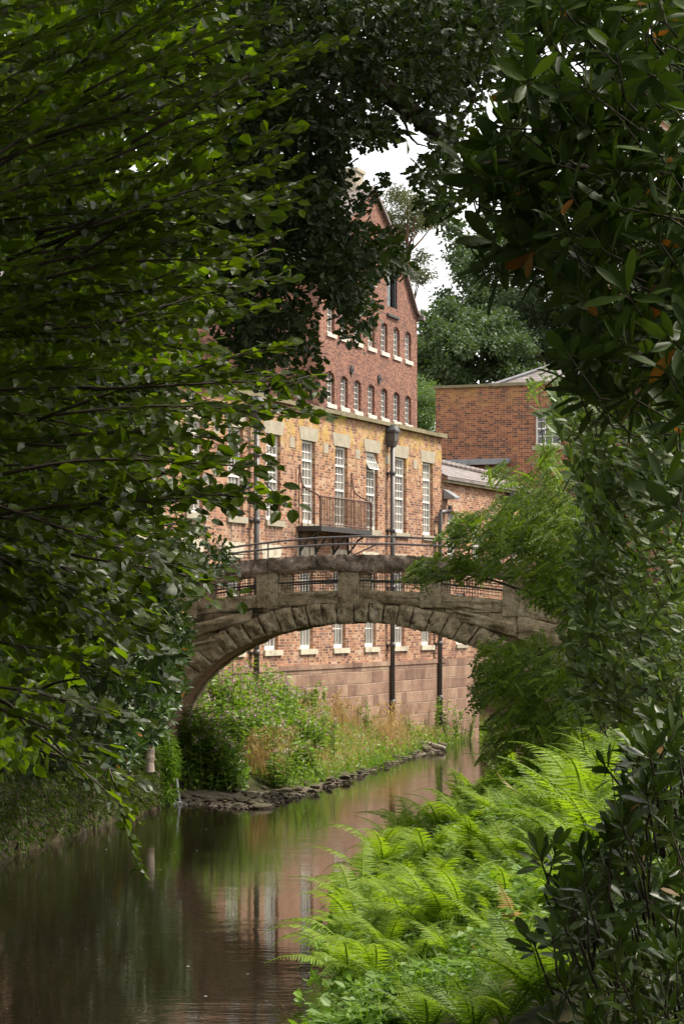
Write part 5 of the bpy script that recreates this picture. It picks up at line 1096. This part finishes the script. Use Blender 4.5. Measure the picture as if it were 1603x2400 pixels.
def fern(x, y, size, label, group, protos_, nf=9, upright=.35, z=None, face=None):
    size *= 1.15; nf += 3
    o = empty('fern', (x, y, (float(ground_z(x, y)) if z is None else z) + .02), 0, label, 'fern', group)
    for k in range(nf):
        p = protos_[int(U(0, len(protos_)))] if U() > .01 else dead
        if p.name in used_f: c = p.copy(); COL.objects.link(c)
        else: c = p; used_f.add(p.name)
        c.parent = o; a = 2 * math.pi * k / nf + U(-.3, .3); s_ = size * U(.55, 1.2); c.rotation_euler = (U(-.25, .25), -U(upright - .25, upright + .3), a); c.scale = (s_, s_, s_)
    return o
def fern_px(px_, py_, size, *a, **k):
    for Yb in np.arange(18, 60, .1):
        q_ = at(px_, py_, Yb)
        if q_[2] <= float(ground_z(q_[0], Yb)) or q_[0] < rbank(Yb) and Yb > 50: break
    return fern(q_[0], Yb, size, *a, **k)
ED = ('yellow-green fern leaning over the waterline of the right bank', 'ferns along the right waterline')
for (px_, py_, s_) in [(905, 2250, .9), (850, 2240, .95), (880, 2320, .9), (930, 2130, .95), (900, 2050, .95), (940, 2000, 1.0), (960, 1960, 1.0), (985, 1920, 1.0), (960, 1900, .95), (1010, 1890, 1.05), (1000, 2030, 1.0), (1050, 1860, 1.0), (900, 2180, .9), (960, 2080, 1.0)]:
    fern_px(px_, py_, s_, *ED, fr, 9, .4)
for y_, dx_, s_ in ((24.6, .15, .95), (25.8, .05, 1.0), (27.2, .0, 1.05), (28.6, .1, 1.0), (30.2, .05, 1.0), (32.5, .1, 1.0), (35, .05, .95), (38, .1, 1.0)):
    fern(float(rbank(y_)) + dx_, y_, s_, *ED, fr, 8, .18, z=.22)
for x_, y_, s_ in ((2.9, 27.5, 1.4), (3.4, 26.5, 1.5), (3.9, 28, 1.6), (3.2, 31, 1.6), (4.2, 32, 1.6), (3.7, 24.5, 1.3), (4.6, 35, 1.7)):
    fern(x_, y_, s_, 'tall fern on the upper slope between the glossy dark bush and the pale shrub', 'ferns on the upper slope', fr, 9, .75)
MI2 = ('green fern on the slope between the waterside ferns and the glossy dark bush', 'ferns on the slope by the dark bush')
for (px_, py_, s_) in [(1150, 2080, .9), (1210, 2060, 1.0), (1250, 2120, .9), (1180, 2150, .85), (1290, 2090, 1.0), (1330, 2150, .9), (1230, 2200, .85), (1140, 2230, .8), (1190, 2280, .8), (1350, 2010, 1.1), (1420, 2080, 1.0), (1300, 2240, .8)]:
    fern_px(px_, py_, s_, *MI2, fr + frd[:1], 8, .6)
MI = ('bright green fern in the sunlit drift across the right bank', 'ferns in the middle of the right bank')
for (px_, py_, s_) in [(1060, 2100, 1.0), (1000, 2150, 1.0), (1100, 2040, .95), (1040, 2200, .95), (1090, 1960, 1.0), (1150, 1930, .9), (1120, 1880, 1.0), (1180, 1870, .95), (1080, 1910, 1.0), (1010, 2210, .9), (1130, 2130, .85), (1080, 2180, .9), (1140, 2030, .9), (1030, 1960, 1.0), (1200, 1930, .9), (1060, 2280, .8), (980, 2280, .85), (940, 2200, .9)]:
    fern_px(px_, py_, s_, *MI, fr, 9, .5)
BK = ('tall fern at the back of the right bank, under the pinnate tree', 'ferns at the back of the right bank')
for (px_, py_, s_) in [(1200, 1850, 1.2), (1260, 1850, 1.3), (1310, 1850, 1.3), (1370, 1840, 1.3), (1230, 1830, 1.1), (1330, 1880, 1.1), (1400, 1880, 1.2), (1290, 1900, 1.0), (1440, 1830, 1.3), (1170, 1830, 1.0), (1150, 1810, .9), (1500, 1850, 1.2), (1240, 1880, 1.4), (1300, 1960, 1.2), (1370, 1930, 1.35), (1430, 1900, 1.5), (1470, 1860, 1.5), (1340, 1820, 1.5), (1210, 1960, 1.1), (1280, 2030, 1.0), (1400, 1990, 1.2), (1540, 1830, 1.4), (1360, 2060, 1.0), (1190, 1800, 1.2), (1270, 1800, 1.4)]:
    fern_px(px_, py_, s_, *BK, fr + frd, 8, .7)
FR = ('green fern at the bottom edge of the photo, below the glossy dark bush', 'ferns at the bottom edge')
for (px_, py_, s_) in [(1180, 2420, .9), (1270, 2400, .9), (1110, 2440, .85), (1340, 2440, .9), (1220, 2330, .8), (1000, 2440, .8)]:
    fern_px(px_, py_, s_, *FR, frd + fr[:1], 8, .55)
fern(3.15, 17.5, .95, 'fern fronds growing high in front of the pale shrub at the right edge', None, fr, 6, .6, z=2.75)
fern(2.9, 19.0, 1.1, 'large fern below the pale shrub at the right edge', None, fr, 8, .7, z=2.1)
def rcover(n, y0=21, y1=50, dmin=.0, dmax=5.5):
    y = y0 + (y1 - y0) * U(0, 1, n) ** 1.35; x = rbank(y) + U(dmin, dmax, n); return np.stack([x, y, ground_z(x, y)], -1)
g = MB(); st = MB(); n = 4600; c = rcover(n, dmin=-.15); per = 13; h = U(.08, .32, n) * (.75 + .5 * np.sin(c[:, 0] * 2.3 + c[:, 1]) ** 2)
h = h * (1 + .9 * np.clip((c[:, 0] - rbank(c[:, 1]) - 1.0) / 1.0, 0, 1)); C_ = np.repeat(c, per, 0); hh = np.repeat(h, per) * U(.25, 1.0, n * per); N_ = n * per; a = U(0, 6.28, N_); d = np.stack([np.cos(a), np.sin(a), U(-.25, .35, N_)], -1)
leaves(g, T_SMALL, C_ + d * .02 + np.stack([U(-.06, .06, N_), U(-.06, .06, N_), hh], -1), d, np.array([0, -.1, 1.]) + rng.normal(size=(N_, 3)) * .45, np.repeat(.05 + .085 * np.clip(.5 + .5 * np.sin(c[:, 0] * 1.9 + 2.1 * np.sin(c[:, 1] * .7)) + rng.normal(size=n) * .2, 0, 1), per) * U(.6, 1.3, N_), 0, np.clip(np.repeat(U(0, .6, n), per) + U(0, .4, N_), 0, 1))
tag(g.build('undergrowth', M['nettle']), kind='stuff')
g = MB(); c = rcover(3000, 21, 40, .3, 4); blades(g, c, .42, .8, .006); c = np.stack([U(1.0, 2.6, 3600), U(24, 29, 3600)], -1); c = np.concatenate([c, ground_z(c[:, 0], c[:, 1])[:, None]], -1); blades(g, c, .45, .9, .006)
tag(g.build('grass', M['grass']), kind='stuff')
# bramble and broad leaves hanging at the near waterline
lf = MB(); n = 420; y = U(22, 33, n); x = rbank(y) + U(-.3, .3, n); z = U(.02, .5, n); leaves(lf, leaf_tmpl([(.3, .30), (.68, .24)], .04, .1), np.stack([x, y, z], -1), rng.normal(size=(n, 3)) + np.array([-.5, -.4, -.2]), rng.normal(size=(n, 3)) * .6 + np.array([-.2, -.4, .9]), .12 * U(.5, 1.3, n)); tag(lf.build('waterside_bramble', M['nettle']), kind='stuff')

# ------------------------------------------------------------------ trees behind the mill
def far_tree(name, px_, py_top, Y, py_base_z, wpx, hpx, mat, label, n, per, leaf, els=None, tmpl=None, bark='bark', trunk_px=None, up=.5, rad=.55, dz=3.5):
    base = at(trunk_px or px_, HY, Y); base[2] = float(ground_z(base[0], Y)) - .3
    o = empty(name, tuple(base), 0, label, 'tree'); lf = MB(); tr = MB(); sx, sy = in_ellipses(els, max(24, n // 20)); k_ = rng.integers(0, len(sx), n); sY = Y + rng.normal(size=len(sx)) * dz * .6
    px = sx[k_] + rng.normal(size=n) * 12; py = sy[k_] + rng.normal(size=n) * 8; Yv = sY[k_] + rng.normal(size=n) * .5; c = spread(px, py, Yv)
    clumps(lf, tmpl or T_SMALL, c, per, rad, leaf, up); top = at(trunk_px or px_, py_top, Y)
    P = branch(tr, [base, base + (top - base) * .5 + (U(-.3, .3), 0, 0), top], .34, .06, 10)
    for k in range(14):
        e = c[rng.integers(n)]; s_ = base + (top - base) * np.clip((e[2] - base[2]) / (top[2] - base[2]) - .1, .25, .95); branch(tr, [s_, (s_ + e) / 2 + (0, 0, -.2), e], .09, .02, 6)
    lf.v = [v - base for v in lf.v]; tr.v = [v - base for v in tr.v]; tr.build('trunk', M[bark], o, True); lf.build('crown', M[mat], o); return o
far_tree('pine_tree', 960, 470, 150, 0, 0, 0, 'pine', 'tall brown-green pine rising right behind the mill gable', 520, 18, .26, els=[(960, 470, 45, 40), (940, 520, 50, 40), (1000, 530, 45, 34), (960, 580, 60, 46), (985, 625, 30, 24), (930, 610, 40, 60), (1040, 540, 24, 14), (900, 480, 30, 40)], tmpl=T_NARROW, bark='pine_bark', trunk_px=955, rad=.5)
far_tree('broadleaf_tree', 1130, 520, 138, 0, 0, 0, 'far_leaf', 'tall light green broadleaf tree against the sky right of the pine', 1000, 17, .25, els=[(1110, 560, 50, 50), (1150, 540, 50, 50), (1080, 620, 50, 50), (1140, 640, 70, 60), (1060, 690, 46, 40), (1110, 720, 70, 50), (1190, 600, 50, 70), (1170, 710, 60, 60), (1050, 745, 34, 26)], rad=.5)
far_tree('broadleaf_tree', 1040, 700, 128, 0, 0, 0, 'far_leaf', 'dense green tree crown between the mill gable and the engine house roof', 1700, 18, .25, els=[(1020, 800, 50, 60), (1060, 780, 60, 60), (1110, 810, 70, 70), (1015, 870, 36, 40), (1070, 860, 60, 50), (1160, 790, 60, 70), (1150, 870, 70, 40), (1200, 850, 50, 40)], rad=.5)
far_tree('fir_tree', 1250, 640, 134, 0, 0, 0, 'far_dark', 'dark drooping fir with a reddish trunk behind the engine house roof', 1500, 18, .30, els=[(1230, 720, 60, 60), (1290, 700, 60, 70), (1260, 780, 80, 60), (1330, 780, 60, 90), (1220, 820, 60, 40), (1310, 620, 60, 60), (1370, 700, 60, 90), (1290, 860, 70, 30)], tmpl=T_NARROW, bark='pine_bark', trunk_px=1322, rad=.55)
far_tree('broadleaf_tree', 1420, 620, 142, 0, 0, 0, 'far_leaf', 'green tree half hidden behind the rhododendron at the far right', 1000, 22, .26, els=[(1430, 640, 80, 90), (1500, 720, 90, 90), (1450, 820, 90, 80), (1560, 640, 90, 110), (1580, 820, 80, 90), (1480, 540, 80, 80)], rad=.8)
far_tree('birch_tree', 993, 900, 116, 0, 0, 0, 'birch', 'slender pale green young tree in the gap between the mill and the engine house', 620, 24, .13, els=[(980, 970, 22, 40), (1000, 950, 22, 50), (990, 920, 20, 30), (1005, 1000, 24, 40), (975, 1010, 20, 40)], rad=.45, dz=2)
far_tree('broadleaf_tree', 950, 800, 150, 0, 0, 0, 'far_leaf', 'shaded tree crown showing just past the right edge of the mill gable', 560, 26, .2, els=[(985, 850, 24, 50), (970, 830, 30, 30)], rad=.7)
n = 2600; g = MB(); c = np.stack([U(-60, 120, n), U(165, 230, n), 0 * np.ones(n)], -1); c[:, 2] = ground_z(c[:, 0], c[:, 1]) + U(0, 11, n); keep = (CX + F * c[:, 0] / c[:, 1] > 1240) | (c[:, 0] < -30); c = c[keep]
clumps(g, T_SMALL, c, 10, 1.2, .8, .5); tag(g.build('far_wood', M['far_dark']), kind='stuff')

# ------------------------------------------------------------------ damp summer air
if HAZE > 0:
    hm = bpy.data.materials.new('haze_air'); hm.use_nodes = True; ht = hm.node_tree; ht.nodes.clear(); ho = ht.nodes.new('ShaderNodeOutputMaterial'); hv = ht.nodes.new('ShaderNodeVolumePrincipled')
    hv.inputs['Color'].default_value = (.92, .95, 1, 1); hv.inputs['Density'].default_value = HAZE; hv.inputs['Anisotropy'].default_value = .3; ht.links.new(hv.outputs[0], ho.inputs['Volume'])
    g = MB(); g.box(-300, 340, -70, 440, -2.2, 64); tag(g.build('haze', hm), kind='stuff')

# ------------------------------------------------------------------ light, sky, camera
sun_dir = unit(np.array([.75, .22, 1.05])); el = math.asin(sun_dir[2]); az = math.atan2(sun_dir[0], sun_dir[1])
L = bpy.data.lights.new('sun', 'SUN'); L.energy = SUN_E; L.angle = math.radians(14); L.color = (1.0, .93, .82); so = bpy.data.objects.new('sun', L); COL.objects.link(so)
so.rotation_euler = mathutils.Vector(-sun_dir).to_track_quat('-Z', 'Y').to_euler()
wd = bpy.data.worlds.new('World'); SC.world = wd; wd.use_nodes = True; t = wd.node_tree; t.nodes.clear()
sky = t.nodes.new('ShaderNodeTexSky'); sky.sky_type = 'NISHITA'; sky.sun_disc = False; sky.sun_elevation = el; sky.sun_rotation = az; sky.dust_density = 3.0; sky.air_density = 1.0
hs = t.nodes.new('ShaderNodeMix'); hs.data_type = 'RGBA'; hs.inputs[0].default_value = .82; hs.inputs[7].default_value = (10.0, 9.9, 9.75, 1)   # mostly white cloud over the sky
bg = t.nodes.new('ShaderNodeBackground'); bg.inputs[1].default_value = SKY_S; ow = t.nodes.new('ShaderNodeOutputWorld')
t.links.new(sky.outputs[0], hs.inputs[6]); t.links.new(hs.outputs[2], bg.inputs[0]); t.links.new(bg.outputs[0], ow.inputs[0])
cam = bpy.data.cameras.new('camera'); co = bpy.data.objects.new('camera', cam); COL.objects.link(co); SC.camera = co
co.location = (0, 0, H); co.rotation_euler = (math.pi / 2, 0, 0); cam.sensor_fit = 'VERTICAL'; cam.sensor_height = 36.0; cam.lens = 36.0 * F / 2400; cam.shift_y = (HY - 1200) / 2400; cam.shift_x = 0; cam.clip_end = 900; cam.clip_start = .1
SC.view_settings.view_transform = 'Standard'; SC.view_settings.look = 'None'; SC.view_settings.exposure = EXPO; SC.view_settings.gamma = 1
cy = SC.cycles; cy.max_bounces = 7; cy.diffuse_bounces = 4; cy.glossy_bounces = 3; cy.transmission_bounces = 4; cy.transparent_max_bounces = 8; cy.use_denoising = True; cy.caustics_reflective = False; cy.caustics_refractive = False; cy.sample_clamp_indirect = 4.0
